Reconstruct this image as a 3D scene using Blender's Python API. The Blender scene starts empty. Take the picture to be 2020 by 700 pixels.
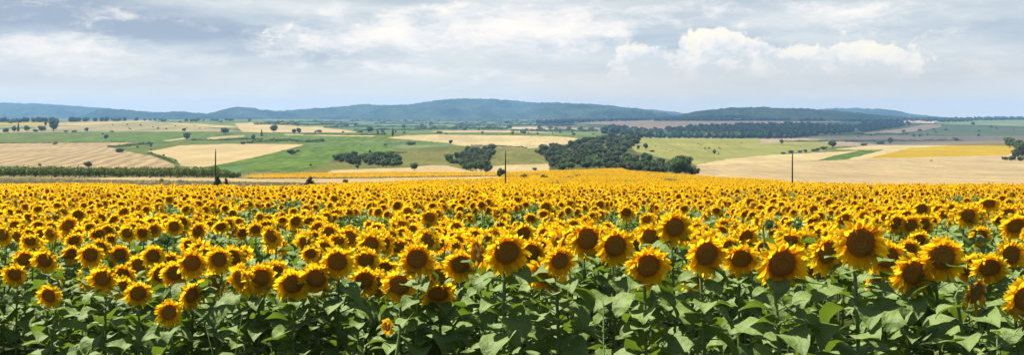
import bpy, math, random
import numpy as np
from mathutils import Vector, Matrix, Euler

rng = np.random.default_rng(11)
random.seed(11)
scene = bpy.context.scene
COL = scene.collection
R = math.radians

# ------------------------------------------------------------------ camera
F = 1900.0            # focal length in photo pixels (2020 wide)
HY = 232.0            # eye-level row of the photo
CX = 1010.0
ZC = 2.4              # eye height above the verge under the tripod
cam_d = bpy.data.cameras.new('camera')
cam = bpy.data.objects.new('camera', cam_d)
COL.objects.link(cam)
cam.location = (0, 0, ZC)
cam.rotation_euler = (R(90), 0, 0)
cam_d.sensor_width = 36.0
cam_d.lens = F / 2020.0 * 36.0
cam_d.shift_y = -(350.0 - HY) / 2020.0
cam_d.clip_start = 0.1
cam_d.clip_end = 40000
scene.camera = cam

def lin(c):
    return c / 12.92 if c <= 0.04045 else ((c + 0.055) / 1.055) ** 2.4
def srgb(r, g, b, k=1.0):
    return tuple(lin(v / 255.0) * k for v in (r, g, b)) + (1.0,)

# ------------------------------------------------------------------ noise
def _hash(ix, iy, seed):
    h = (ix.astype(np.int64) * 374761393 + iy.astype(np.int64) * 668265263 + seed * 1442695041) & 0x7fffffff
    h = ((h ^ (h >> 13)) * 1274126177) & 0x7fffffff
    return ((h ^ (h >> 16)) & 0xffff) / 65535.0
def vnoise(x, y, seed=0):
    ix = np.floor(x); iy = np.floor(y)
    fx = x - ix; fy = y - iy
    fx = fx * fx * (3 - 2 * fx); fy = fy * fy * (3 - 2 * fy)
    a = _hash(ix, iy, seed); b = _hash(ix + 1, iy, seed)
    c = _hash(ix, iy + 1, seed); d = _hash(ix + 1, iy + 1, seed)
    return a + (b - a) * fx + (c - a) * fy + (a - b - c + d) * fx * fy
def fbm(x, y, seed=0, octv=4):
    s = 0; amp = 0.5; t = 0
    for k in range(octv):
        s = s + amp * vnoise(x * 2 ** k, y * 2 ** k, seed + k); t += amp; amp *= 0.5
    return s / t

# ------------------------------------------------------------------ terrain heights
Y_NEAR = np.array([1.0, 3, 6, 8, 11, 15, 20, 30, 45, 60, 80, 100, 150])
DH_L = np.array([0.75, 0.95, 1.20, 1.45, 1.75, 1.95, 2.25, 2.82, 3.75, 4.65, 6.0, 7.2, 10.35])
DH_C = np.array([0.60, 0.68, 0.80, 1.06, 1.45, 1.86, 2.25, 2.85, 3.75, 4.65, 6.0, 7.2, 10.35])
DH_R = np.array([0.55, 0.62, 0.77, 0.97, 1.25, 1.58, 1.95, 2.75, 3.75, 4.65, 6.0, 7.2, 10.35])
PLANT = 1.65
Y_FAR = [200, 310]
D_FAR = [14.5, 19.5]
TAB = {   # column -> (distance, photo row of the ground)
 'left':  [(400,339),(480,330),(560,320),(650,310),(760,300),(880,290),(1050,280),(1250,271),(1420,262),(1700,252),(2100,241),(2700,239),(3600,238),(4800,236),(7000,234)],
 'mid':   [(400,339),(480,330),(560,320),(650,310),(760,300),(880,289),(1000,277),(1150,265.5),(1500,263),(2000,258),(2600,252),(3500,244.5),(4500,239.5),(5500,236),(7000,234)],
 'rmid':  [(400,340),(480,330),(560,320),(650,311),(760,300),(880,287),(1000,274),(1300,274.5),(1700,273),(2200,262),(2800,250),(3500,243),(4500,238),(5500,235),(7000,233)],
 'right': [(400,343),(480,330),(560,319),(650,310),(760,299),(900,289),(1400,288),(2000,280),(2500,268),(3200,252),(4000,243),(4800,238),(6000,234),(7000,233)],
}
LOGY = np.log(np.concatenate([np.exp(np.linspace(np.log(1.0), np.log(7000), 700))]))
def _col(name, near):
    ys = list(Y_NEAR) + Y_FAR + [a for a, b in TAB[name]]
    ds = [d + PLANT for d in near] + D_FAR + [(b - HY) / F * a for a, b in TAB[name]]
    return np.interp(LOGY, np.log(ys), ds)
def _smooth(a, n=9):
    p = np.pad(a, n, mode='edge'); k = np.ones(2 * n + 1) / (2 * n + 1)
    return np.convolve(p, k, mode='valid')
COLS_X = np.array([-900.0, 350, 520, 760, 1130, 1330, 1580, 1760, 2900])
def _mix(a, b, t): return a * (1 - t) + b * t
cl = _col('left', DH_L); 
COLS_D = np.stack([_smooth(c, 4) for c in [
    cl, cl, _col('left', _mix(DH_L, DH_C, .3)), _col('mid', _mix(DH_L, DH_C, .65)), _col('mid', DH_C),
    _col('rmid', DH_C), _col('rmid', DH_C), _col('right', DH_R), _col('right', DH_R)]])
def drop(px, Y):
    """metres the ground lies below the eye, at photo column px and distance Y"""
    px = np.asarray(px, float); Y = np.asarray(Y, float)
    px, Y = np.broadcast_arrays(px, Y)
    ci = np.clip(np.searchsorted(COLS_X, px) - 1, 0, len(COLS_X) - 2)
    ct = np.clip((px - COLS_X[ci]) / (COLS_X[ci + 1] - COLS_X[ci]), 0, 1)
    ct = ct * ct * (3 - 2 * ct)
    ly = np.clip((np.log(np.maximum(Y, 1.0)) - LOGY[0]) / (LOGY[1] - LOGY[0]), 0, len(LOGY) - 1.001)
    li = ly.astype(int); lt = ly - li
    a = COLS_D[ci, li] * (1 - lt) + COLS_D[ci, li + 1] * lt
    b = COLS_D[ci + 1, li] * (1 - lt) + COLS_D[ci + 1, li + 1] * lt
    return a * (1 - ct) + b * ct
def ground_z(x, y):
    y = np.maximum(np.asarray(y, float), 1.0)
    return ZC - drop(CX + F * np.asarray(x, float) / y, y)
def px_of(x, y): return CX + F * x / y
_ysc = np.exp(np.linspace(np.log(150), np.log(6800), 900))
def y_at(px, row):
    """distance of the ground seen at photo column px, row"""
    rr = HY + F * drop(np.full_like(_ysc, px), _ysc) / _ysc
    k = np.nonzero(rr <= row)[0]
    return float(_ysc[k[0]]) if len(k) else 6500.0
def at(px, row):
    Y = y_at(px, row); X = (px - CX) / F * Y
    return X, Y, float(ground_z(X, Y))

# ------------------------------------------------------------------ mesh helpers
class Geo:
    """collects verts, faces, per-face material slots and per-vertex t / tint values"""
    def __init__(s):
        s.v = []; s.f = []; s.m = []; s.t = []; s.n = 0
    def add(s, v, f, m=0, t=None):
        v = np.asarray(v, float)
        s.v.append(v)
        s.t.append(np.zeros(len(v)) if t is None else np.broadcast_to(np.asarray(t, float), (len(v),)))
        for q in f: s.f.append(tuple(int(i) + s.n for i in q)); s.m.append(m)
        s.n += len(v)
    def arrays(s):
        return np.concatenate(s.v), s.f, np.array(s.m), np.concatenate(s.t)
    def mesh(s, name, mats, smooth=True):
        v, f, m, t = s.arrays()
        sizes = np.array([len(q) for q in f]); idx = np.fromiter((i for q in f for i in q), dtype=np.int32)
        return raw_mesh(name, v, sizes, idx, mats, m, t, smooth=smooth)
def raw_mesh(name, v, sizes, idx, mats, m=None, t=None, tint=None, smooth=True):
    me = bpy.data.meshes.new(name)
    me.vertices.add(len(v)); me.vertices.foreach_set('co', np.ascontiguousarray(v, dtype=np.float32).ravel())
    me.loops.add(len(idx)); me.loops.foreach_set('vertex_index', np.ascontiguousarray(idx, dtype=np.int32))
    me.polygons.add(len(sizes))
    st = np.concatenate([[0], np.cumsum(sizes)[:-1]]).astype(np.int32)
    me.polygons.foreach_set('loop_start', st)
    for x in mats: me.materials.append(x)
    if m is not None and len(mats) > 1: me.polygons.foreach_set('material_index', np.asarray(m, dtype=np.int32))
    me.polygons.foreach_set('use_smooth', np.full(len(sizes), smooth, dtype=bool))
    if t is not None:
        a = me.attributes.new('t', 'FLOAT', 'POINT'); a.data.foreach_set('value', np.asarray(t, dtype=np.float32))
    if tint is not None:
        a = me.attributes.new('tint', 'FLOAT', 'POINT'); a.data.foreach_set('value', np.asarray(tint, dtype=np.float32))
    me.update(calc_edges=True)
    return me
def link(name, me, parent=None, loc=(0, 0, 0), rot=(0, 0, 0), scale=(1, 1, 1)):
    o = bpy.data.objects.new(name, me); COL.objects.link(o)
    o.parent = parent; o.location = loc; o.rotation_euler = rot
    o.scale = scale if hasattr(scale, '__len__') else (scale,) * 3
    return o
def tag(o, label=None, cat=None, group=None, kind=None):
    if label: o['label'] = label
    if cat: o['category'] = cat
    if group: o['group'] = group
    if kind: o['kind'] = kind
    return o
def tube(g, pts, rad, n=6, m=0, cap=True, t=None):
    pts = np.asarray(pts, float); rad = np.broadcast_to(np.asarray(rad, float), (len(pts),))
    V = []
    for i, p in enumerate(pts):
        d = pts[min(i + 1, len(pts) - 1)] - pts[max(i - 1, 0)]; d = d / (np.linalg.norm(d) + 1e-9)
        a = np.cross(d, [0.13, 1, 0.07] if abs(d[2]) > .6 else [0, 0, 1.0]); a /= np.linalg.norm(a) + 1e-9
        b = np.cross(d, a)
        for k in range(n):
            an = 2 * math.pi * k / n
            V.append(p + rad[i] * (math.cos(an) * a + math.sin(an) * b))
    Fc = []
    for i in range(len(pts) - 1):
        for k in range(n):
            k2 = (k + 1) % n
            Fc.append((i * n + k, i * n + k2, (i + 1) * n + k2, (i + 1) * n + k))
    if cap:
        Fc.append(tuple(range(n - 1, -1, -1))); Fc.append(tuple(range((len(pts) - 1) * n, len(pts) * n)))
    g.add(V, Fc, m, t)
def box(g, c, s, m=0):
    c = np.asarray(c, float); s = np.asarray(s, float) / 2
    V = [c + s * np.array([a, b, d]) for a in (-1, 1) for b in (-1, 1) for d in (-1, 1)]
    g.add(V, [(0, 1, 3, 2), (4, 6, 7, 5), (0, 4, 5, 1), (2, 3, 7, 6), (0, 2, 6, 4), (1, 5, 7, 3)], m)

# ------------------------------------------------------------------ materials
def new_mat(name):
    m = bpy.data.materials.new(name); m.use_nodes = True
    nt = m.node_tree; nt.nodes.clear()
    return m, nt, nt.nodes.new('ShaderNodeOutputMaterial')
class NT:
    def __init__(s, nt): s.nt = nt
    def n(s, typ, **kw):
        x = s.nt.nodes.new(typ)
        for k, v in kw.items(): setattr(x, k, v)
        return x
    def l(s, a, b): s.nt.links.new(a, b)
    def put(s, sock, v):
        if hasattr(v, 'is_output'): s.l(v, sock)
        elif v is not None: sock.default_value = v
    def math(s, op, a, b=None, c=None, clamp=False):
        x = s.n('ShaderNodeMath', operation=op); x.use_clamp = clamp
        s.put(x.inputs[0], a)
        if b is not None: s.put(x.inputs[1], b)
        if c is not None: s.put(x.inputs[2], c)
        return x.outputs[0]
    def mix(s, f, a, b, blend='MIX'):
        x = s.n('ShaderNodeMix', data_type='RGBA', blend_type=blend)
        s.put(x.inputs[0], f); s.put(x.inputs[6], a); s.put(x.inputs[7], b)
        return x.outputs[2]
    def ramp(s, f, stops, interp='LINEAR'):
        x = s.n('ShaderNodeValToRGB'); x.color_ramp.interpolation = interp
        e = x.color_ramp.elements
        while len(e) < len(stops): e.new(0.5)
        for k, (p, c) in enumerate(stops): e[k].position = p; e[k].color = c if len(c) == 4 else (*c, 1)
        s.put(x.inputs[0], f)
        return x.outputs[0]
    def noise(s, vec, scale, detail=4, rough=.55, dist=0.0):
        x = s.n('ShaderNodeTexNoise'); s.put(x.inputs['Vector'], vec)
        x.inputs['Scale'].default_value = scale; x.inputs['Detail'].default_value = detail
        x.inputs['Roughness'].default_value = rough; x.inputs['Distortion'].default_value = dist
        return x.outputs['Fac']
    def attr(s, name):
        return s.n('ShaderNodeAttribute', attribute_name=name).outputs['Fac']
    def coord(s, which='Object'): return s.n('ShaderNodeTexCoord').outputs[which]
    def mapping(s, vec, scale=(1, 1, 1), rot=(0, 0, 0)):
        x = s.n('ShaderNodeMapping'); s.put(x.inputs[0], vec)
        x.inputs['Scale'].default_value = scale; x.inputs['Rotation'].default_value = rot
        return x.outputs[0]
    def bump(s, h, strength=.3, dist=.01):
        x = s.n('ShaderNodeBump'); x.inputs['Strength'].default_value = strength
        x.inputs['Distance'].default_value = dist; s.put(x.inputs['Height'], h)
        return x.outputs[0]

def leafy(name, col_fn, transl=.3, gloss=.06, rough=.4, tcol=None, bump=None):
    """thin plant tissue: diffuse + translucent + a little sheen of the cuticle"""
    m, nt, out = new_mat(name); N = NT(nt)
    col = col_fn(N)
    d = N.n('ShaderNodeBsdfDiffuse'); N.put(d.inputs[0], col)
    t = N.n('ShaderNodeBsdfTranslucent'); N.put(t.inputs[0], tcol(N, col) if tcol else col)
    mx = N.n('ShaderNodeMixShader'); mx.inputs[0].default_value = transl
    N.l(d.outputs[0], mx.inputs[1]); N.l(t.outputs[0], mx.inputs[2])
    res = mx.outputs[0]
    if gloss > 0:
        g = N.n('ShaderNodeBsdfGlossy'); g.inputs['Roughness'].default_value = rough
        g.inputs[0].default_value = (1, 1, 1, 1)
        fr = N.n('ShaderNodeLayerWeight'); fr.inputs[0].default_value = .5
        m2 = N.n('ShaderNodeMixShader')
        N.put(m2.inputs[0], N.math('ADD', N.math('MULTIPLY', N.math('POWER', fr.outputs['Facing'], 4.0), gloss * 3), gloss, clamp=True))
        N.l(res, m2.inputs[1]); N.l(g.outputs[0], m2.inputs[2]); res = m2.outputs[0]
        if bump:
            b = bump(N); N.l(b, g.inputs['Normal']); N.l(b, d.inputs['Normal'])
    N.l(res, out.inputs[0])
    return m
def principled(name, col_fn, rough=.8, bump=None, spec=.3):
    m, nt, out = new_mat(name); N = NT(nt)
    p = N.n('ShaderNodeBsdfPrincipled'); N.put(p.inputs['Base Color'], col_fn(N))
    p.inputs['Roughness'].default_value = rough; p.inputs['Specular IOR Level'].default_value = spec
    if bump: N.l(bump(N), p.inputs['Normal'])
    N.l(p.outputs[0], out.inputs[0])
    return m

def petal_col(N):
    c = N.ramp(N.attr('t'), [(0.0, (.92, .40, .003)), (.25, (.97, .58, .005)), (.6, (.98, .66, .012)), (1.0, (.98, .69, .020))])
    oi = N.n('ShaderNodeObjectInfo')
    hsv = N.n('ShaderNodeHueSaturation'); N.put(hsv.inputs['Color'], c)
    nz = N.noise(N.coord(), 14, 2)
    N.put(hsv.inputs['Value'], N.math('ADD', N.math('MULTIPLY', nz, .25), .87))
    N.put(hsv.inputs['Hue'], N.math('ADD', N.math('MULTIPLY', oi.outputs['Random'], .012), .493))
    return hsv.outputs[0]
M_PETAL = leafy('petal', petal_col, transl=.64, gloss=.0)
def disc_col(N):
    t = N.attr('t')
    c = N.ramp(t, [(0, (.34, .185, .020)), (.12, (.23, .095, .009)), (.30, (.34, .145, .012)), (.36, (.19, .070, .007)), (.55, (.30, .118, .010)), (.66, (.19, .068, .007)), (.86, (.32, .120, .010)), (1.0, (.52, .23, .012))])
    vo = N.n('ShaderNodeTexVoronoi'); N.put(vo.inputs['Vector'], N.coord()); vo.inputs['Scale'].default_value = 190
    return N.mix(N.math('MULTIPLY', vo.outputs['Distance'], .8, clamp=True), c, (.36, .17, .03, 1))
def disc_bump(N):
    vo = N.n('ShaderNodeTexVoronoi'); N.put(vo.inputs['Vector'], N.coord()); vo.inputs['Scale'].default_value = 190
    return N.bump(vo.outputs['Distance'], .8, .004)
M_DISC = principled('seed disc', disc_col, .9, disc_bump, .15)
def leaf_col(N):
    co = N.coord()
    c = N.mix(N.noise(co, 9, 3), (.052, .108, .012, 1), (.205, .270, .060, 1))
    vein = N.math('LESS_THAN', N.attr('t'), .055)
    c = N.mix(N.math('MULTIPLY', vein, .6), c, (.17, .23, .08, 1))
    c = N.mix(N.math('MULTIPLY', N.math('GREATER_THAN', N.math('ADD', N.attr('t'), N.math('MULTIPLY', N.noise(co, 25, 3), .5)), 1.22), .6), c, (.24, .21, .05, 1))
    oi = N.n('ShaderNodeObjectInfo')
    return N.mix(N.math('MULTIPLY', oi.outputs['Random'], .35), c, (.095, .145, .030, 1))
def leaf_bump(N): return N.bump(N.math('ADD', N.noise(N.coord(), 32, 3), N.math('MULTIPLY', N.noise(N.coord(), 9, 2), 2.0)), .6, .02)
def leaf_t(N, col): return N.mix(.75, col, (.26, .40, .02, 1))
M_LEAF = leafy('sunflower leaf', leaf_col, transl=.24, gloss=.024, rough=.62, tcol=leaf_t, bump=leaf_bump)
def leaf_far_col(N):
    return N.mix(N.noise(N.coord(), 2.3, 2), (.055, .112, .014, 1), (.195, .255, .060, 1))
M_LEAF_FAR = leafy('crop leaf', leaf_far_col, transl=.24, gloss=.024, rough=.62, tcol=leaf_t)
M_STEM = principled('stem', lambda N: N.mix(N.noise(N.coord(), 20, 2), (.10, .16, .035, 1), (.17, .23, .07, 1)), .6)
M_BRACT = leafy('bract', lambda N: N.mix(N.attr('t'), (.07, .13, .025, 1), (.15, .22, .05, 1)), transl=.2, gloss=.03)
def withered_col(N): return N.ramp(N.attr('t'), [(0, (.50, .19, .01)), (.6, (.72, .36, .015)), (1, (.62, .30, .03))])
M_WITHER = leafy('withered petal', withered_col, transl=.35, gloss=0)
M_DISC_LIGHT = principled('ripening disc', lambda N: N.mix(N.noise(N.coord(), 60, 4, .7), (.10, .045, .008, 1), (.30, .16, .025, 1)), .9, disc_bump, .15)

def foliage_mat(name, a, b, c=None):
    def col(N):
        g = N.n('ShaderNodeNewGeometry')
        v = N.mix(g.outputs['Random Per Island'], (*a, 1), (*b, 1))
        nz = N.noise(N.coord(), 3.0, 2)
        v = N.mix(N.math('MULTIPLY', N.math('SUBTRACT', nz, .42, clamp=True), 2.2, clamp=True), v, (*(c or b), 1))
        oi = N.n('ShaderNodeObjectInfo')
        h = N.n('ShaderNodeHueSaturation'); N.put(h.inputs['Color'], v)
        N.put(h.inputs['Value'], N.math('ADD', N.math('MULTIPLY', oi.outputs['Random'], .5), .75))
        N.put(h.inputs['Hue'], N.math('ADD', N.math('MULTIPLY', oi.outputs['Random'], .03), .485))
        return h.outputs[0]
    return leafy(name, col, transl=.30, gloss=.012, rough=.5)
M_TREE = foliage_mat('tree foliage', (.042, .076, .020), (.118, .160, .040), (.098, .140, .034))
M_WOOD = foliage_mat('wood foliage', (.022, .040, .014), (.038, .060, .020), (.032, .050, .017))
M_TREE_OLIVE = foliage_mat('olive foliage', (.045, .055, .025), (.10, .11, .045), (.075, .085, .035))
M_BUSH = foliage_mat('bush foliage', (.035, .055, .018), (.085, .115, .035), (.06, .085, .025))
M_ORCHARD = foliage_mat('orchard foliage', (.085, .145, .008), (.17, .235, .012), (.13, .185, .010))
M_DRY = foliage_mat('dry shrub twigs', (.16, .13, .075), (.26, .22, .12), (.15, .14, .07))
M_GRASSDRY = foliage_mat('dry grass blades', (.22, .18, .09), (.32, .27, .15), (.2, .19, .08))
M_BARK = principled('bark', lambda N: N.mix(N.noise(N.coord(), 8, 4), (.06, .045, .03, 1), (.14, .11, .08, 1)), .9)
M_POLE = principled('weathered pole wood', lambda N: N.mix(N.noise(N.mapping(N.coord(), (18, 18, 1.2)), 1, 4), (.030, .022, .018, 1), (.085, .066, .052, 1)), .85)
M_INSUL = principled('insulator porcelain', lambda N: (.42, .40, .36, 1), .25, None, .5)
M_STEEL = principled('galvanised steel', lambda N: (.20, .21, .22, 1), .5)

FK = .50
def field_mat(name, a, b, scale=.05, stripes=None, fine=None, rough=.95, bumpd=None):
    """a, b: colours; scale: size of broad patches (1/m); stripes: (spacing m, angle, colour, amount, wobble)"""
    def col(N, a=a, b=b):
        co = N.coord()
        a = (a[0], a[1] * .97, a[2] * .72); b = (b[0], b[1] * .97, b[2] * .72)
        a_ = tuple(v * FK * .84 for v in a); b_ = tuple(v * FK * 1.10 for v in b)
        st = N.mapping(co, (1, .16, 1), (0, 0, R(12)))
        n1 = N.math('ADD', N.math('MULTIPLY', N.noise(co, scale * .5, 4, .6), .5), N.math('MULTIPLY', N.noise(st, scale * 2.5, 5, .65), .5))
        c = N.ramp(n1, [(.36, a_), (.64, b_)])
        if stripes:
            sp, ang, sc, amt, wob = stripes
            v = N.mapping(co, (1, 1, 1), (0, 0, R(ang)))
            w = N.n('ShaderNodeTexWave', wave_type='BANDS', bands_direction='X', wave_profile='SIN')
            N.put(w.inputs['Vector'], v); w.inputs['Scale'].default_value = 0.314 / sp
            w.inputs['Distortion'].default_value = wob; w.inputs['Detail'].default_value = 3
            w.inputs['Detail Scale'].default_value = .22
            k = N.math('MULTIPLY', N.ramp(w.outputs['Fac'], [(.25, (0, 0, 0)), (.85, (1, 1, 1))]), amt)
            k = N.math('MULTIPLY', k, N.math('MULTIPLY_ADD', N.noise(N.mapping(co, (1, .3, 1)), .05, 4, .7), 4.0, -1.1, clamp=True))
            c = N.mix(k, c, (*[v * FK for v in sc], 1))
        if fine:
            fs, fc, fa = fine
            f = N.ramp(N.noise(N.mapping(co, (1, .10, 1)), fs * .8, 5, .7), [(.46, (0, 0, 0)), (.62, (1, 1, 1))])
            c = N.mix(N.math('MULTIPLY', f, min(1.0, fa * 1.7)), c, (*[v * FK for v in fc], 1))
        return c
    def bp(N): return N.bump(N.noise(N.coord(), bumpd[0], 4, .7), 1.0, bumpd[1])
    return principled(name, col, rough, bp if bumpd else None, .05)
FM = {
 'soil':    field_mat('field soil', (.060, .046, .028), (.11, .082, .05), .5),
 'under':   field_mat('green crop floor', (.035, .060, .016), (.07, .095, .03), .4),  # dark leaf-green ground under the sunflowers
 'ripple':  field_mat('mown stubble with swaths', (.47, .355, .20), (.60, .47, .28), .02, (9.5, -17, (.30, .205, .12), .95, 6.0), (.3, (.33, .24, .14), .45)),
 'stubble': field_mat('pale stubble', (.54, .42, .235), (.66, .52, .30), .02, (7, 20, (.44, .32, .18), .35, 2), (.35, (.42, .31, .18), .3)),
 'wheat':   field_mat('ripe wheat', (.52, .41, .24), (.66, .52, .32), .03, (6, 52, (.38, .28, .17), .7, 4), (.40, (.33, .24, .14), .42)),
 'wheatpale': field_mat('cut wheat', (.56, .45, .26), (.68, .55, .33), 0.02, (8, 35, (.42, .32, .18), .4, 4), (.3, (.44, .34, .19), .34)),
 'maize':   field_mat('green maize', (.066, .150, .014), (.130, .225, .028), .03, (3.5, 40, (.05, .11, .018), .9, 3), (.3, (.24, .31, .06), .5), bumpd=(1.2, .5)),
 'teal':    field_mat('young crop', (.10, .18, .065), (.15, .235, .10), .03, None, (.2, (.06, .12, .05), .4)),
 'vine':    field_mat('vineyard rows', (.076, .142, .018), (.165, .215, .036), .04, (4, 75, (.06, .10, .018), .8, .6), (.25, (.28, .30, .08), .4), bumpd=(.8, .8)),
 'olive':   field_mat('summer meadow', (.155, .165, .045), (.26, .245, .075), .025, None, (.30, (.12, .135, .035), .45), bumpd=(.5, .5)),
 'pasture': field_mat('dry pasture', (.29, .30, .09), (.41, .39, .14), .02, (40, 80, (.25, .27, .08), .5, 4), (.35, (.19, .20, .06), .36), bumpd=(.4, .4)),
 'verge':   field_mat('dry grass verge', (.24, .20, .085), (.42, .34, .17), .05, None, (.3, (.12, .125, .05), .65), bumpd=(1.5, .4)),
 'dry':     field_mat('dry slope', (.36, .31, .17), (.48, .40, .23), .01, None, (.03, (.20, .20, .10), .55)),
 'tan':     field_mat('tan harvested strip', (.50, .36, .20), (.60, .45, .27), .01),
 'pink':    field_mat('pink-tinted stubble field', (.58, .42, .36), (.74, .54, .46), .004, (60, 80, (.30, .22, .18), .4, 2)),  # stubble, tinted pinker as if under cloud shade and haze
 'fallow':  field_mat('fallow field', (.40, .30, .27), (.54, .42, .37), .006, (45, 86, (.18, .16, .12), .6, 2)),  # fallow ground, its pink-grey partly cloud shade and haze put into colour
 'far':     field_mat('far meadow', (.15, .22, .085), (.27, .33, .15), .004, (110, 88, (.07, .11, .05), .6, 4), (.015, (.06, .09, .04), .5)),
 'slope':   field_mat('dark green slope', (.19, .25, .12), (.27, .33, .16), .004, (70, 84, (.08, .12, .05), .4, 2)),
 'wood':    field_mat('woodland floor', (.085, .10, .035), (.15, .16, .06), .05),
 'yellow':  field_mat('sunflower crop canopy', (.50, .315, .012), (.68, .43, .014), .03, (3, 70, (.75, .50, .02), .4, 1), (.5, (.34, .32, .04), .42), bumpd=(1.0, .8)),
 'path':    field_mat('farm track', (.45, .36, .22), (.55, .45, .28), .05),
}

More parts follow.
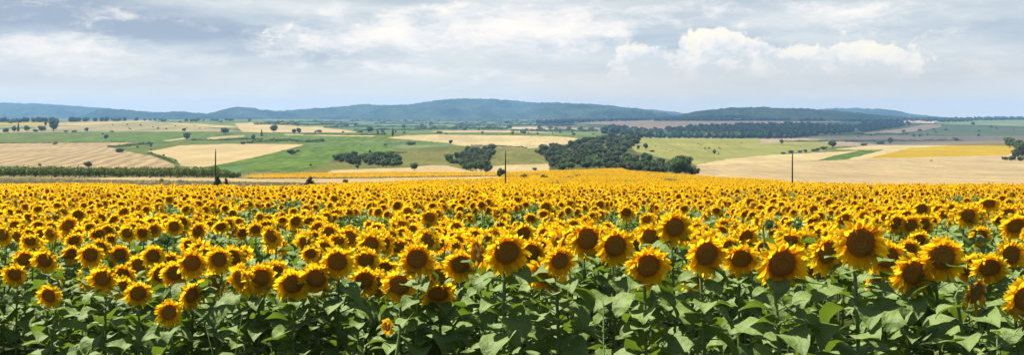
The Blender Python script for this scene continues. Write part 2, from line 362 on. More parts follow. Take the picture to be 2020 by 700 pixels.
# ------------------------------------------------------------------ terrain sheet, split into fields
FIELDS = [  # material, object name, polygon in photo pixels (a survey of the land, laid on the ground below)
 ('far', 'meadow', [(-900,300),(-900,225),(2900,225),(2900,300)]),
 ('verge','grass_verge', [(-900,420),(-900,330),(1300,330),(1300,420)]),
 ('verge','grass_verge', [(1300,420),(1300,318),(2900,318),(2900,420)]),
 # left far
 ('tan','wheat_field', [(-900,244),(0,243),(108,242),(230,239.6),(290,238),(310,240),(230,243.5),(170,247.5),(108,246.5),(-900,248)]),
 ('yellow','sunflower_field', [(-20,244),(95,241.5),(96,245.3),(30,246.5),(-20,247)]),
 ('dry','meadow', [(-900,262),(-900,252),(0,249),(108,246.5),(170,247.5),(230,243.5),(300,239.5),(330,243),(400,251),(480,259),(480,263)]),
 ('far','meadow', [(-60,256),(-60,251),(70,250.5),(70,254)]),
 ('tan','wheat_field', [(326,241.5),(395,244.5),(480,250),(430,251.5),(350,246.5)]),
 ('stubble','wheat_field', [(462,243.5),(505,242),(560,246),(640,250),(702,260),(700,263),(480,262)]),
 ('vine','vineyard', [(-900,284),(-900,264),(0,262),(180,260),(450,259.5),(505,261),(700,261.5),(1000,262),(1180,270),(1190,277),(1000,267),(830,265),(770,271),(740,276),(600,284),(400,283),(330,279),(250,280.5),(120,281.5),(0,284)]),
 ('maize','maize_field', [(120,280),(150,271),(250,268),(360,262),(420,262),(420,270),(330,277),(250,279)]),
 ('path','farm_track', [(322,277.5),(360,272),(375,271.5),(368,274),(335,278.5)]),
 ('path','farm_track', [(392,277),(420,270.5),(455,267.8),(484,267),(480,270),(440,273),(400,278)]),
 ('wheatpale','farm_track', [(560,264.6),(640,266),(742,267.6),(735,269.4),(640,268),(560,266)]),
 ('maize','maize_field', [(545,269),(640,269.5),(740,272),(712,283),(600,282),(560,275)]),
 ('ripple','wheat_field', [(-900,292),(0,283),(100,280.5),(275,279.5),(215,289),(250,298),(300,308),(340,322),(347,333),(-900,333)]),
 ('vine','vineyard', [(212,289.5),(290,281),(400,277),(520,279),(600,281),(600,285),(450,284),(360,287),(290,299),(345,313),(357,327),(345,325),(305,308.5),(250,298.5)]),
 ('stubble','wheat_field', [(290,299),(360,286.5),(450,283.6),(600,284.5),(592,290),(540,303),(505,310),(430,325),(395,330),(357,327),(345,313)]),
 ('maize','maize_field', [(395,330),(430,325),(505,310),(560,296),(600,286),(700,284.5),(780,288),(775,298),(700,304),(660,310),(640,328),(590,339),(430,340)]),
 ('teal','young_crop_field', [(428,332),(505,327),(470,336),(500,342),(420,343)]),
 ('stubble','wheat_field', [(335,330),(425,332),(428,337),(340,336)]),
 ('teal','young_crop_field', [(-900,329),(0,327.5),(52,328),(52,332),(-900,334)]),
 ('olive','meadow', [(590,339),(640,326),(700,304),(775,297),(860,289),(900,287.5),(900,300),(882,325),(850,326),(800,331),(650,337)]),
 ('teal','young_crop_field', [(722,284),(745,280.5),(830,281.5),(910,284.5),(900,287.5),(800,286)]),
 ('olive','meadow', [(748,302),(790,293),(860,289),(870,290),(770,304)]),
 ('wheatpale','wheat_field', [(762,272),(800,267.5),(850,265.4),(1000,267.2),(1100,269),(1182,276.5),(1150,281),(1085,291),(1040,292.5),(930,289),(900,286),(850,279)]),
 ('vine','vineyard', [(730,279),(760,273),(850,279),(905,284),(745,280.3)]),
 ('stubble','wheat_field', [(648,339),(655,336),(720,333),(800,331),(850,325.5),(880,326),(922,336),(940,340),(648,342)]),
 ('olive','meadow', [(880,326),(900,287.5),(930,289),(1045,292.5),(1085,295),(1080,322),(960,330),(930,336)]),
 ('stubble','wheat_field', [(930,340),(945,331),(1000,325),(1050,324),(1090,322),(1100,342)]),
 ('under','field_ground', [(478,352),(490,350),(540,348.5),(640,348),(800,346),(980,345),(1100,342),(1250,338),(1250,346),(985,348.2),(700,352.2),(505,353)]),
 None,
 ('stubble','wheat_field', [(120,353.5),(200,351),(280,349.5),(400,350),(505,352.6),(700,351.6),(985,347.4),(990,351),(800,357),(650,361),(505,358.5),(300,355.5)]),
 ('teal','young_crop_field', [(600,243.5),(760,241.5),(1010,241),(1000,243),(760,244.5),(620,246)]),
 ('slope','hillside_meadow', [(560,248),(700,247),(860,246),(1060,246.5),(1000,249),(760,250),(600,250.5)]),
 ('teal','young_crop_field', [(640,252),(800,251),(1040,251.5),(1000,254),(800,255),(660,254.5)]),
 ('vine','vineyard', [(700,256.5),(860,256),(870,258.5),(720,259.5)]),
 ('maize','maize_field', [(330,239.5),(440,238),(500,239),(470,241),(360,241.8)]),
 # right side
 ('wood','woodland_floor', [(1055,293),(1085,289),(1150,280),(1182,277),(1190,266),(1275,265),(1245,287),(1255,300),(1300,310),(1380,330),(1400,350),(1085,345),(1082,320)]),
 ('pasture','meadow', [(1265,271.5),(1400,271.5),(1560,275),(1620,280.5),(1645,288),(1620,297),(1530,305),(1440,313),(1370,324),(1330,316),(1250,297),(1245,287)]),
 ('wheatpale','wheat_field', [(1372,325),(1440,313),(1530,305),(1690,297.5),(1700,300),(1650,308),(1615,316),(1380,327)]),
 ('olive','meadow', [(1620,297.5),(1645,289),(1740,293),(1740,296),(1690,297.5)]),
 ('wheatpale','wheat_field', [(1645,295),(1700,288.3),(1850,281),(1985,277.5),(2100,276),(2900,270),(2900,312),(2000,307),(1720,313.5),(1655,317),(1700,307),(1740,296)]),
 ('maize','grass_strip', [(1612,316.5),(1650,306),(1690,298.5),(1742,294.5),(1735,298),(1690,309),(1660,317)]),
 ('wheat','wheat_field', [(1370,350),(1376,326.5),(1500,321),(1620,316.6),(1720,313.4),(1850,310),(2020,306.5),(2900,300),(2900,400),(1560,400)]),
 ('yellow','sunflower_field', [(1708,313),(1760,300.5),(1795,292),(1900,285.5),(1985,282),(2003,293),(1990,306),(1850,309.4)]),
 ('slope','hillside_meadow', [(1775,268),(1830,258),(1856,249),(1866,240),(2020,236),(2900,233),(2900,268),(1900,268.5)]),
 ('fallow','fallow_field', [(1500,282),(1500,274),(1600,270),(1775,268.3),(1900,268.7),(2900,268.5),(2900,273),(1985,277.5),(1850,281),(1700,288),(1645,288),(1620,280)]),
 ('slope','hillside_meadow', [(1545,279),(1600,275.5),(1740,276),(1900,277.6),(1740,280.5)]),
 ('slope','hillside_meadow', [(1620,268),(1640,265),(1775,265),(1770,268)]),
 ('pink','fallow_field', [(1690,264.5),(1780,254),(1820,246),(1855,245),(1857,250),(1825,257),(1770,263)]),
 ('pink','fallow_field', [(1760,240),(1800,235.5),(1852,241),(1830,243)]),
 ('pink','fallow_field', [(1120,243.5),(1200,239.6),(1330,237),(1515,236),(1640,236),(1700,238),(1640,240.5),(1540,244),(1480,246.5),(1400,248),(1365,252),(1320,254),(1280,258.5),(1240,255),(1190,251),(1230,247)]),
 ('pink','fallow_field', [(1010,251),(1100,249.6),(1190,252),(1180,257),(1100,256),(1010,254.3)]),
 ('tan','wheat_field', [(1015,237.6),(1080,235),(1100,236),(1050,239)]),
 ('tan','wheat_field', [(850,259),(900,257.5),(1010,257.5),(1100,262),(1000,261.5),(870,261.5)]),
]
FIELDS = [f for f in FIELDS if f]
def in_poly(px, py, poly):
    inside = np.zeros(px.shape, bool)
    n = len(poly)
    for i in range(n):
        x1, y1 = poly[i]; x2, y2 = poly[(i + 1) % n]
        if y1 == y2: continue
        c = ((y1 > py) != (y2 > py)) & (px < (x2 - x1) * (py - y1) / (y2 - y1) + x1)
        inside ^= c
    return inside

# field-edge descriptions of the near sunflower field
FRONT_X = np.array([-40.0, -9, -5.5, -2, 0, 2, 4, 40])
FRONT_Y = np.array([26.0, 13.6, 11.2, 8.1, 6.9, 6.0, 5.9, 5.6])
FAR_PX = np.array([-900.0, 255, 275, 590, 650, 800, 980, 1000, 1090, 1190, 1230, 1380, 1560, 1640, 1720, 2900])
FAR_Y = np.array([150.0, 152, 104, 106, 148, 190, 232, 325, 355, 372, 365, 272, 178, 152, 145, 150])
def in_field(x, y):
    px = px_of(x, y)
    return (y > np.interp(x, FRONT_X, FRONT_Y)) & (y < np.interp(px, FAR_PX, FAR_Y))

def build_terrain():
    cols = np.concatenate([np.arange(-700, -40, 20.0), np.arange(-40, 2060, 2.0), np.arange(2060, 2740, 20.0)])
    near = np.exp(np.linspace(np.log(1.0), np.log(150), 90))[:-1]
    far = np.exp(np.linspace(np.log(150), np.log(6900), 760))
    Ys = np.concatenate([near, far])
    PX, YY = np.meshgrid(cols, Ys)
    D = drop(PX, YY)
    X = (PX - CX) / F * YY
    bumps = (fbm(X / 60, YY / 60, 5) - .5) * np.clip((YY - 200) / 600, 0, 1) * 1.6
    Z = ZC - D + bumps
    V = np.stack([X, YY, Z], -1).reshape(-1, 3)
    nr, nc = len(Ys), len(cols)
    i = np.arange(nr - 1)[:, None] * nc + np.arange(nc - 1)[None, :]
    Q = np.stack([i, i + 1, i + nc + 1, i + nc], -1)
    ROW = HY + F * (ZC - Z) / YY
    fpx = (PX[:-1, :-1] + PX[1:, 1:]) / 2
    frow = (ROW[:-1, :-1] + ROW[1:, 1:]) / 2
    fx = (X[:-1, :-1] + X[1:, 1:]) / 2; fy = (YY[:-1, :-1] + YY[1:, 1:]) / 2
    jit = (fbm(fpx / 9, frow / 2.0, 8) - .5)
    fid = np.full(fpx.shape, 0)
    for k, (m, nm, poly) in enumerate(FIELDS):
        fid[in_poly(fpx + jit * 5, frow + jit * 1.3, poly)] = k
    NEARF = len(FIELDS)
    fid[fy < 150] = NEARF + 1
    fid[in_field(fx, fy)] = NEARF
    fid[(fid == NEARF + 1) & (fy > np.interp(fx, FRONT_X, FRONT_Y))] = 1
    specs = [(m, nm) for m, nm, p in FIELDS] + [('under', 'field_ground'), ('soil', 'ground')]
    Qf = Q.reshape(-1, 4); ff = fid.ravel()
    # fields that carry the same crop and name keep their own object (one polygon = one field)
    for k, (m, nm) in enumerate(specs):
        q = Qf[ff == k]
        if len(q) == 0: continue
        u, inv = np.unique(q.ravel(), return_inverse=True)
        me = raw_mesh(nm, V[u], np.full(len(q), 4), inv.astype(np.int32), [FM[m]])
        o = link(nm, me); tag(o, kind='structure')
build_terrain()

# ------------------------------------------------------------------ wooded hills on the horizon
def forest_mat(name, a, b):
    def col(N, a=a, b=b):
        co = N.coord()
        n1 = N.noise(N.mapping(co, (1, .35, 1)), .006, 5, .65); n2 = N.noise(N.mapping(co, (1, .35, 1)), .035, 3, .7)
        c = N.ramp(n1, [(.38, a), (.62, b)])
        return N.mix(N.math('MULTIPLY', n2, .6), c, (a[0] * .5, a[1] * .55, a[2] * .5, 1))
    return principled(name, col, .95, None, .05)
M_FOREST = forest_mat('forest canopy', (.010, .019, .008), (.050, .070, .026))
M_FOREST_DARK = forest_mat('dark forest canopy', (.008, .017, .007), (.034, .050, .02))
def ridge(name, crest, base_row, Y0, Y1, mat, fold=12, lump=5.0, lumpsize=21.0, seed=1, pstep=1.5, depth=110, back=600):
    cp = np.array(crest, float)
    cols = np.arange(cp[0, 0], cp[-1, 0] + .1, pstep)
    cr = np.interp(cols, cp[:, 0], cp[:, 1])
    br = np.interp(cols, [cols[0], cols[-1]], [base_row, base_row]) if np.isscalar(base_row) else np.interp(cols, *zip(*base_row))
    t = np.concatenate([np.linspace(0, 1, depth), np.linspace(1.06, 1.8, 12)])
    T, C = np.meshgrid(t, cols, indexing='ij')
    YY = Y0 + (Y1 - Y0) * np.minimum(T, 1) + np.maximum(T - 1, 0) * back
    zc_ = (HY - cr)[None, :] / F * Y1; zb = (HY - br - 3.0)[None, :] / F * Y0
    s = np.clip(T, 0, 1); s = s ** 1.15 * (1.25 - .25 * s)
    Z = zb + (zc_ - zb) * s
    Z = np.where(T > 1, zc_ - (T - 1) * (zc_ - zb) * .9, Z)
    X = (C - CX) / F * YY
    mid = np.clip(4 * s * (1 - s), 0, 1)
    Z = Z + (fbm(X / 330, YY / 330, seed, 3) - .5) * 2 * fold * mid * np.clip(zc_ - zb, 0, 60) / 60
    # rounded crowns: one bump per lattice cell
    gx = X / lumpsize; gy = YY / lumpsize
    best = np.zeros_like(X)
    for ox in (-1, 0, 1):
        for oy in (-1, 0, 1):
            ix = np.floor(gx) + ox; iy = np.floor(gy) + oy
            qx = ix + _hash(ix, iy, seed + 3); qy = iy + _hash(ix, iy, seed + 7)
            d2 = (gx - qx) ** 2 + (gy - qy) ** 2
            best = np.maximum(best, np.sqrt(np.clip(1 - d2 / .72, 0, 1)) * (.55 + .6 * _hash(ix, iy, seed + 9)))
    Z = Z + lump * best * np.where(T > 1.01, .3, 1) + lump * .8 * (fbm(X / 45, YY / 45, seed + 4, 2) - .5)
    V = np.stack([X, YY, ZC + Z], -1).reshape(-1, 3)
    nr, nc = T.shape
    i = np.arange(nr - 1)[:, None] * nc + np.arange(nc - 1)[None, :]
    Q = np.stack([i, i + 1, i + nc + 1, i + nc], -1).reshape(-1, 4)
    o = link(name, raw_mesh(name, V, np.full(len(Q), 4), Q.ravel(), [mat]))
    return tag(o, kind='structure')
ridge('hills', [(-700,215),(-200,204),(0,206),(60,207),(120,211),(200,217),(330,226),(430,232),(600,237),(700,240)], 240, 6200, 7600, M_FOREST, 45, seed=2, lump=13)
ridge('hills', [(-100,216),(0,215),(70,208.5),(95,207.5),(140,211),(200,215),(260,222),(330,229),(400,234)], 238, 7800, 9000, M_FOREST, 30, seed=3, lump=13)
ridge('hills', [(150,236),(175,228),(195,219),(212,217),(240,219),(275,224.5),(300,226),(345,223.5),(370,226),(430,229),(470,233),(520,237)], [(150,240),(520,238.5)], 4900, 5600, M_FOREST_DARK, 24, seed=5, lump=13)
ridge('hills', [(380,236),(410,227),(450,222.5),(490,220),(560,221),(640,217),(690,212),(740,210.5),(800,210),(840,205),(880,200),(920,197.5),(960,198),(1010,201.5),(1060,206),(1110,207),(1160,208.5),(1200,211),(1235,216),(1280,222),(1330,232),(1380,238)], 237.5, 5200, 6900, M_FOREST, 55, seed=7, lump=13, depth=170)
ridge('hills', [(1150,232),(1200,221),(1240,217),(1290,218.5),(1320,222),(1360,227),(1420,233)], 236, 7600, 8800, M_FOREST, 12, seed=11, lump=11)
ridge('hills', [(1560,232),(1600,219),(1640,216),(1690,215),(1740,217.5),(1770,221),(1800,227),(1850,233),(1900,236)], 236, 7200, 8300, M_FOREST, 10, seed=13, lump=11)
ridge('hills', [(2020,236),(2200,228),(2500,222),(2700,220)], 236, 7200, 8300, M_FOREST, 10, seed=14, lump=11)
ridge('woods', [(1290,234),(1340,231),(1370,225),(1410,219.5),(1440,216.5),(1480,215),(1530,216.5),(1600,219),(1660,223),(1720,229),(1780,233)], [(1290,236.6),(1500,235.2),(1780,237)], 4300, 5000, M_FOREST_DARK, 22, lump=11, lumpsize=18, seed=17, pstep=1.2)

# ------------------------------------------------------------------ trees
def crown_geo(blobs, n, leaf, seed, flat=.0, core=True, m=0):
    r = np.random.default_rng(seed); g = Geo()
    B = np.array(blobs, float); w = B[:, 3] ** 2; w /= w.sum()
    if core:
        for b in B:
            V = []; Fc = []
            for i in range(5):
                for k in range(7):
                    th = math.pi * i / 4; ph = 2 * math.pi * k / 7
                    rr = b[3] * .70 * (1 + .25 * (r.random() - .5))
                    V.append(b[:3] + rr * np.array([math.sin(th) * math.cos(ph), math.sin(th) * math.sin(ph), math.cos(th)]))
            for i in range(4):
                for k in range(7):
                    Fc.append((i * 7 + k, (i + 1) * 7 + k, (i + 1) * 7 + (k + 1) % 7, i * 7 + (k + 1) % 7))
            g.add(V, Fc, m)
    ids = r.choice(len(B), n, p=w)
    for i in ids:
        d = r.normal(size=3); d /= np.linalg.norm(d)
        if d[2] < -.3 and r.random() < .6: d[2] = -d[2]
        p = B[i, :3] + d * B[i, 3] * (0.72 + .42 * r.random() ** 1.3)
        nrm = d + r.normal(size=3) * .55; nrm[2] += flat; nrm /= np.linalg.norm(nrm)
        a = np.cross(nrm, r.normal(size=3)); a /= np.linalg.norm(a); b = np.cross(nrm, a)
        s = leaf * (.6 + .8 * r.random())
        g.add([p - a * s, p - b * s * .6, p + a * s, p + b * s * .6], [(0, 1, 2, 3)], m)
    return g
def trunk_geo(blobs, h0, r0, seed):
    r = np.random.default_rng(seed); g = Geo()
    top = np.array([0.02, 0.01, h0])
    tube(g, [(0, 0, -.06), (.005, 0, h0 * .4), top], [r0 * 1.35, r0, r0 * .8], 7)
    for b in blobs[:7]:
        c = np.array(b[:3]); mid = top * .5 + c * .5 + np.array([0, 0, -.03])
        tube(g, [top * .9, mid, c], [r0 * .7, r0 * .45, r0 * .2], 5)
    return g
def blobs_round(seed, n=9, w=.36, z0=.42, z1=.80, rad=(.16, .26)):
    r = np.random.default_rng(seed); out = []
    for i in range(n):
        z = z0 + (z1 - z0) * (i + r.random() * .5) / n
        k = math.sin(math.pi * min(1, max(.18, (z - z0 * .6) / (1.05 - z0 * .6)))) ** .7
        a = 2.4 * i + r.random(); q = w * k * (.5 + .5 * r.random())
        out.append((q * math.cos(a), q * math.sin(a), z, rad[0] + (rad[1] - rad[0]) * r.random()))
    out.append((.03, .02, z1, rad[0] * 1.1))
    return out
def blobs_cone(seed, n=10, w=.22):
    r = np.random.default_rng(seed); out = []
    for i in range(n):
        z = .15 + .78 * i / (n - 1); k = 1 - z * .85
        a = 2.4 * i + r.random()
        out.append((w * k * .5 * math.cos(a), w * k * .5 * math.sin(a), z, .06 + .20 * k))
    return out
TREES = {}
def make_tree_kind(key, blobs, n, leaf, mat, h0, r0, seed):
    TREES[key] = (crown_geo(blobs, n, leaf, seed).mesh(key + ' crown', [mat], smooth=False), trunk_geo(blobs, h0, r0, seed).mesh(key + ' trunk', [M_BARK]))
b = blobs_round(1, 16, .40, .24, .82, (.13, .20)); make_tree_kind('oak', b, 5200, .026, M_TREE, .2, .028, 1)
for i in range(3):
    b = blobs_round(20 + i, 9, .36, .36, .80); make_tree_kind('round%d' % i, b, 1300, .042, M_TREE, .3, .03, 20 + i)
for i in range(2):
    b = blobs_round(30 + i, 8, .34, .34, .80, (.14, .24)); make_tree_kind('olive%d' % i, b, 1100, .042, M_TREE_OLIVE, .3, .03, 30 + i)
for i in range(2):
    b = blobs_cone(40 + i); make_tree_kind('cone%d' % i, b, 1200, .038, M_TREE, .15, .028, 40 + i)
for i in range(3):
    b = blobs_round(50 + i, 8, .40, .20, .62, (.16, .27)); make_tree_kind('bush%d' % i, b, 900, .045, M_BUSH, .14, .02, 50 + i)
b = blobs_round(60, 7, .36, .15, .6, (.14, .22)); TREES['dry0'] = (crown_geo(b, 700, .05, 60, core=False).mesh('dry crown', [M_DRY], False), trunk_geo(b, .1, .014, 60).mesh('dry trunk', [M_BARK]))
b = blobs_cone(61, 9, .5); TREES['spiky0'] = (crown_geo(b, 1500, .042, 61).mesh('spiky crown', [M_BUSH], False), trunk_geo(b, .12, .02, 61).mesh('spiky trunk', [M_BARK]))
NAME_OF = {'oak': 'broadleaf_tree', 'round': 'broadleaf_tree', 'olive': 'broadleaf_tree', 'cone': 'conical_tree', 'bush': 'bush', 'dry': 'dry_shrub', 'spiky': 'evergreen_shrub'}
def tree(key, x, y, z, h, w, label, cat='tree', group=None, rz=None):
    base = ''.join(c for c in key if not c.isdigit())
    e = bpy.data.objects.new(NAME_OF[base], None); COL.objects.link(e)
    e.location = (x, y, z); e.rotation_euler = (0, 0, random.random() * 6.28 if rz is None else rz)
    tag(e, label, cat, group)
    cm, tm = TREES[key]
    link('trunk', tm, e, scale=(w, w, h)); link('crown', cm, e, scale=(w, w, h))
    return e
def tree_px(key, px, row, hpx, wpx, label, cat='tree', group=None, Y=None):
    if Y is None: x, y, z = at(px, row)
    else:
        y = Y; x = (px - CX) / F * Y; z = float(ground_z(x, y)); hpx = hpx + max(0, (HY + F * (ZC - z) / y) - row)
    h = hpx * y / F; w = wpx * y / F
    return tree(key, x, y, z - .03 * h, h * 1.03, w, label, cat, group)
T = tree_px
T('oak', 1341, 345.5, 40, 54, 'large round dark tree standing at the right end of the wooded ravine, beside the wheat')
T('round1', 988, 354, 23, 20, 'round dark tree immediately left of the middle utility pole')
T('round0', 105, 259.5, 24, 23, 'tallest dark tree on the left skyline ridge, with two rounded tops')
T('round2', 83, 260, 12, 17, 'low dark tree touching the left foot of the tallest ridge tree')
T('round1', 53, 260.5, 13, 12, 'small round tree alone in the gap between two clumps on the left ridge')
T('cone0', 36, 260, 17, 9, 'narrow pointed dark tree at the right of a pair on the left ridge')
T('round0', 28, 261, 13, 11, 'rounded dark tree at the left of a pair on the left ridge')
T('bush0', 12, 261, 10, 15, 'broad low bush at the far left end of the ridge tree line', 'bush')
T('olive0', 90, 249.5, 9, 7, 'small pale tree in the dry field behind the tallest ridge tree')
T('bush1', 70, 260.5, 7, 11, 'low bush between two taller trees on the left ridge', 'bush')
T('round2', 171, 260, 8.5, 9, 'small round tree alone on the green ridge edge, right of the tallest tree')
T('bush2', 130, 261, 5, 9, 'tiny bush right beside the tallest ridge tree', 'bush')
T('bush1', 147, 261, 5, 12, 'tiny ragged bush halfway along the ridge between two trees', 'bush')
T('bush0', 221, 260.5, 3.6, 8, 'flat dark bush on the upper edge of the green strip below the dry mound', 'bush')
T('round1', 209, 276, 11, 9.5, 'small round dark tree in the green maize above the striped stubble')
T('bush1', 203, 266, 4.5, 5, 'tiny dark bush above the round tree in the maize', 'bush')
T('round2', 363, 260, 7.5, 9, 'small round tree on the dry slope edge, left of the larger round tree')
T('round0', 368, 276, 15, 18, 'round tree beside the pale farm track among the vineyards')
T('olive1', 445, 265, 13, 21, 'wide light green tree at the top of the pale farm track')
T('bush2', 237, 302, 12, 19, 'dark spreading bush at the right tip of the striped stubble field', 'bush')
T('round1', 174, 332, 14, 18, 'dark round tree rising behind the orchard at the lower edge of the striped stubble')
T('dry0', 79, 329, 9, 9, 'small bare leaning shrub low on the striped stubble field', 'shrub')
T('dry0', 108, 286, 9, 11, 'grey bare shrub at the top edge of the striped stubble field', 'shrub')
T('round2', 500, 276, 11, 9, 'small dark tree where the vineyard meets the green maize')
T('bush0', 479, 285, 7, 11, 'low dark bush on the upper edge of the second stubble field', 'bush')
T('bush1', 492, 283, 5, 15, 'flat bush right of another on the upper stubble edge', 'bush')
T('round0', 540, 261, 15, 19, 'dark round tree standing in front of the pale mound on the skyline')
T('cone1', 516, 269, 13, 8, 'narrow conical tree below and left of the dark round mound tree')
T('olive0', 580, 264, 10, 11, 'left tree of a brownish pair in front of the pale mound')
T('olive1', 590, 264, 12, 12, 'right and taller tree of a brownish pair in front of the pale mound')
T('bush2', 628, 261, 6, 9, 'small dark tree at the right foot of the pale mound')
T('bush0', 622, 262, 5, 4, 'thin small shrub beside the right foot of the pale mound', 'shrub')
T('olive0', 730, 262.5, 13, 18, 'broad greyish tree on the green hedge line near the middle')
T('bush1', 711, 261.5, 5, 13, 'low bush left of the broad greyish tree on the hedge line', 'bush')
T('cone0', 745, 264.5, 9.5, 9, 'small pointed tree right of the broad greyish tree')
T('cone1', 775, 267.5, 14, 9, 'tall narrow dark tree at the left end of the pale cut wheat')
T('round1', 758, 266, 5, 5, 'tiny dark tree left of the tall narrow one by the cut wheat')
T('bush2', 866, 264, 6.5, 15, 'low wide bush on the hedge line above the pale cut wheat', 'bush')
T('bush0', 880, 265, 3.5, 6, 'tiny bush right of the wide one above the pale cut wheat', 'bush')
T('round2', 889, 285, 9, 9, 'small dark tree on the lower edge of the pale cut wheat')
T('bush1', 810, 286, 8, 22, 'wide dark bush on the olive slope below the pale cut wheat', 'bush')
T('bush0', 760, 287, 4, 8, 'tiny bush in the light green strip left of the wide dark bush', 'bush')
T('bush2', 577, 305, 13, 26, 'spreading dark bush alone in the green maize by the stubble edge', 'bush')
T('round0', 817, 336, 15, 20, 'round dark tree alone on the stubble below the square grove')
T('bush1', 705, 332, 9, 7, 'small narrow bush on the stubble edge under the square grove', 'bush')
T('bush0', 613, 327, 4.5, 6, 'tiny dark bush low on the olive meadow', 'bush')
T('spiky0', 429, 366, 21, 30, 'dark pointed evergreen shrub at the foot of the left utility pole', 'shrub', None, 146)
T('spiky0', 446, 366, 14, 20, 'shorter pointed evergreen right of the shrub at the left utility pole', 'shrub', None, 146)
T('spiky0', 611, 369, 20, 34, 'spiky dark shrub standing alone at the far edge of the sunflower field', 'shrub', None, 150)
T('dry0', 318, 359, 9, 14, 'brownish dry shrub on the grass verge left of the left pole', 'shrub')
T('dry0', 356, 359, 6, 12, 'small dry shrub on the grass verge nearer the left pole', 'shrub')
T('bush1', 681, 362, 11, 12, 'small green bush on the verge in front of the pale stubble band', 'bush')
T('dry0', 734, 365, 9, 26, 'wide dry shrub on the verge in front of the pale stubble band', 'shrub', None, 190)
T('bush2', 772, 364, 8, 18, 'low green bush on the verge beside the wide dry shrub', 'bush', None, 190)
T('bush0', 898, 357.5, 6, 9, 'tiny bush at the right end of the grass verge', 'bush')
T('bush2', 862, 357, 4, 12, 'flat little bush right of the verge bushes', 'bush', None, 215)
T('bush1', 1034, 350, 13, 22, 'ragged leaning bush in the sunflowers right of the middle pole', 'bush', None, 238)
T('bush2', 1073, 349, 10, 16, 'small bush at the end of the weedy strip right of the ragged one', 'bush', None, 238)
T('bush0', 1055, 336, 7, 10, 'small bush on bare soil left of the wooded ravine', 'bush')
T('round2', 1058, 303, 8, 8, 'little tree on the olive meadow at the ravine edge')
T('round1', 1274, 296, 14, 11, 'taller of two trees standing alone on the dry pasture')
T('olive1', 1259, 296, 10, 8, 'smaller and paler of two trees standing alone on the dry pasture')
T('bush1', 1287, 300, 5, 12, 'flat bush beneath the two pasture trees', 'bush')
T('olive0', 1409, 305, 9, 8, 'small tree alone in the middle of the dry pasture')
T('olive1', 1262, 268, 9, 14, 'pale round tree at the top of the wooded ravine')
T('round0', 1322, 273, 9, 15, 'dark clump on the crest of the dry pasture', 'tree')
T('round2', 1283, 274, 5, 5, 'tiny dark tree on the crest at the left end of the pasture')
T('round1', 1542, 285, 10.5, 9, 'small dark tree on the pasture right above the right utility pole')
T('olive0', 1642, 291.5, 14, 19, 'rounded light green tree at the right end of the pasture')
T('bush2', 1625, 296, 9, 15, 'dark bush below the light green tree at the pasture end', 'bush')
for k, (px, h, w) in enumerate([(1545, 5, 12), (1560, 8, 13), (1578, 6, 11), (1589, 7, 8), (1606, 6, 15), (1614, 8, 9)]):
    T('bush%d' % (k % 3), px, 304 - (px - 1545) * .085, h, w, 'low bush in the hedge along the lower edge of the pasture', 'bush', 'hedge bushes below the pasture')
T('round0', 1757, 284, 13, 13, 'dark tree at the right of a clump beyond the wheat brow')
T('bush1', 1736, 284.5, 7, 19, 'low clump left of the dark tree beyond the wheat brow', 'bush')
T('bush0', 1704, 287.5, 6, 15, 'flat bush beyond the wheat brow, left of the clump', 'bush')
T('round1', 1887, 279.5, 8, 8, 'single small tree behind the yellow field at the right')
T('round2', 1920, 247.5, 7, 9, 'single dark tree high on the green hillside at the right')
T('bush2', 1837, 318, 3, 6, 'tiny dark bush alone on the wheat field', 'bush')
rt = [('round0', 1992, 292, 22, 24), ('round1', 2008, 297, 22, 26), ('round2', 2018, 314, 34, 30), ('olive0', 2004, 316, 24, 22), ('round0', 2034, 312, 40, 30),
      ('bush0', 1983, 316, 9, 14), ('bush1', 1996, 317, 12, 14), ('round1', 2052, 306, 36, 32), ('bush2', 2014, 318, 12, 16)]
for i, (k, px, row, h, w) in enumerate(rt):
    T(k, px, row, h, w, 'tree or bush in the dark clump at the right edge beside the yellow field', 'tree' if k[0] != 'b' else 'bush', 'trees of the clump at the right edge')

def grove(poly, n, hpx, label, group, kinds, seed, wk=1.0):
    r = np.random.default_rng(seed)
    P = np.array(poly, float); got = []; tries = 0
    while len(got) < n and tries < 20000:
        tries += 1
        px = r.uniform(P[:, 0].min(), P[:, 0].max()); row = r.uniform(P[:, 1].min(), P[:, 1].max())
        if not in_poly(np.array([px]), np.array([row]), poly)[0]: continue
        if any(abs(px - q[0]) < hpx * .36 and abs(row - q[1]) < hpx * .18 for q in got): continue
        got.append((px, row))
        h = hpx * (.75 + .5 * r.random()) * (1 + (row - P[:, 1].mean()) * .004)
        T(kinds[int(r.integers(len(kinds)))], px, row, h, h * wk * (1.0 + .35 * r.random()), label, 'tree', group)
grove([(655, 316), (690, 310), (760, 308), (790, 316), (788, 329), (760, 331), (690, 326)], 66, 13, 'dark tree in the square grove on the green slope left of centre', 'trees of the square grove', ['round0', 'round1', 'round2', 'cone0', 'bush0'], 5, .95)
grove([(880, 322), (930, 300), (985, 300), (965, 316), (968, 338), (950, 341), (905, 332)], 60, 15, 'dark tree in the ragged grove left of the middle pole', 'trees of the ragged grove', ['round0', 'round1', 'round2', 'olive0', 'bush1'], 6, .95)
grove([(1062, 300), (1120, 289), (1190, 276), (1272, 272), (1250, 290), (1235, 304), (1215, 318), (1180, 335), (1092, 338), (1084, 322)], 140, 15, 'tree in the dense wooded ravine between meadow and pasture', 'trees of the wooded ravine', ['round0', 'round1', 'round2', 'olive0', 'olive1', 'bush0', 'bush1'], 7, 1.05)
grove([(1180, 330), (1210, 322), (1280, 318), (1330, 332), (1380, 346), (1310, 346), (1185, 338)], 48, 18, 'leafy tree at the lower edge of the ravine above the sunflowers', 'trees along the lower ravine edge', ['round0', 'round2', 'olive1', 'bush0', 'bush1', 'bush2'], 8, 1.0)

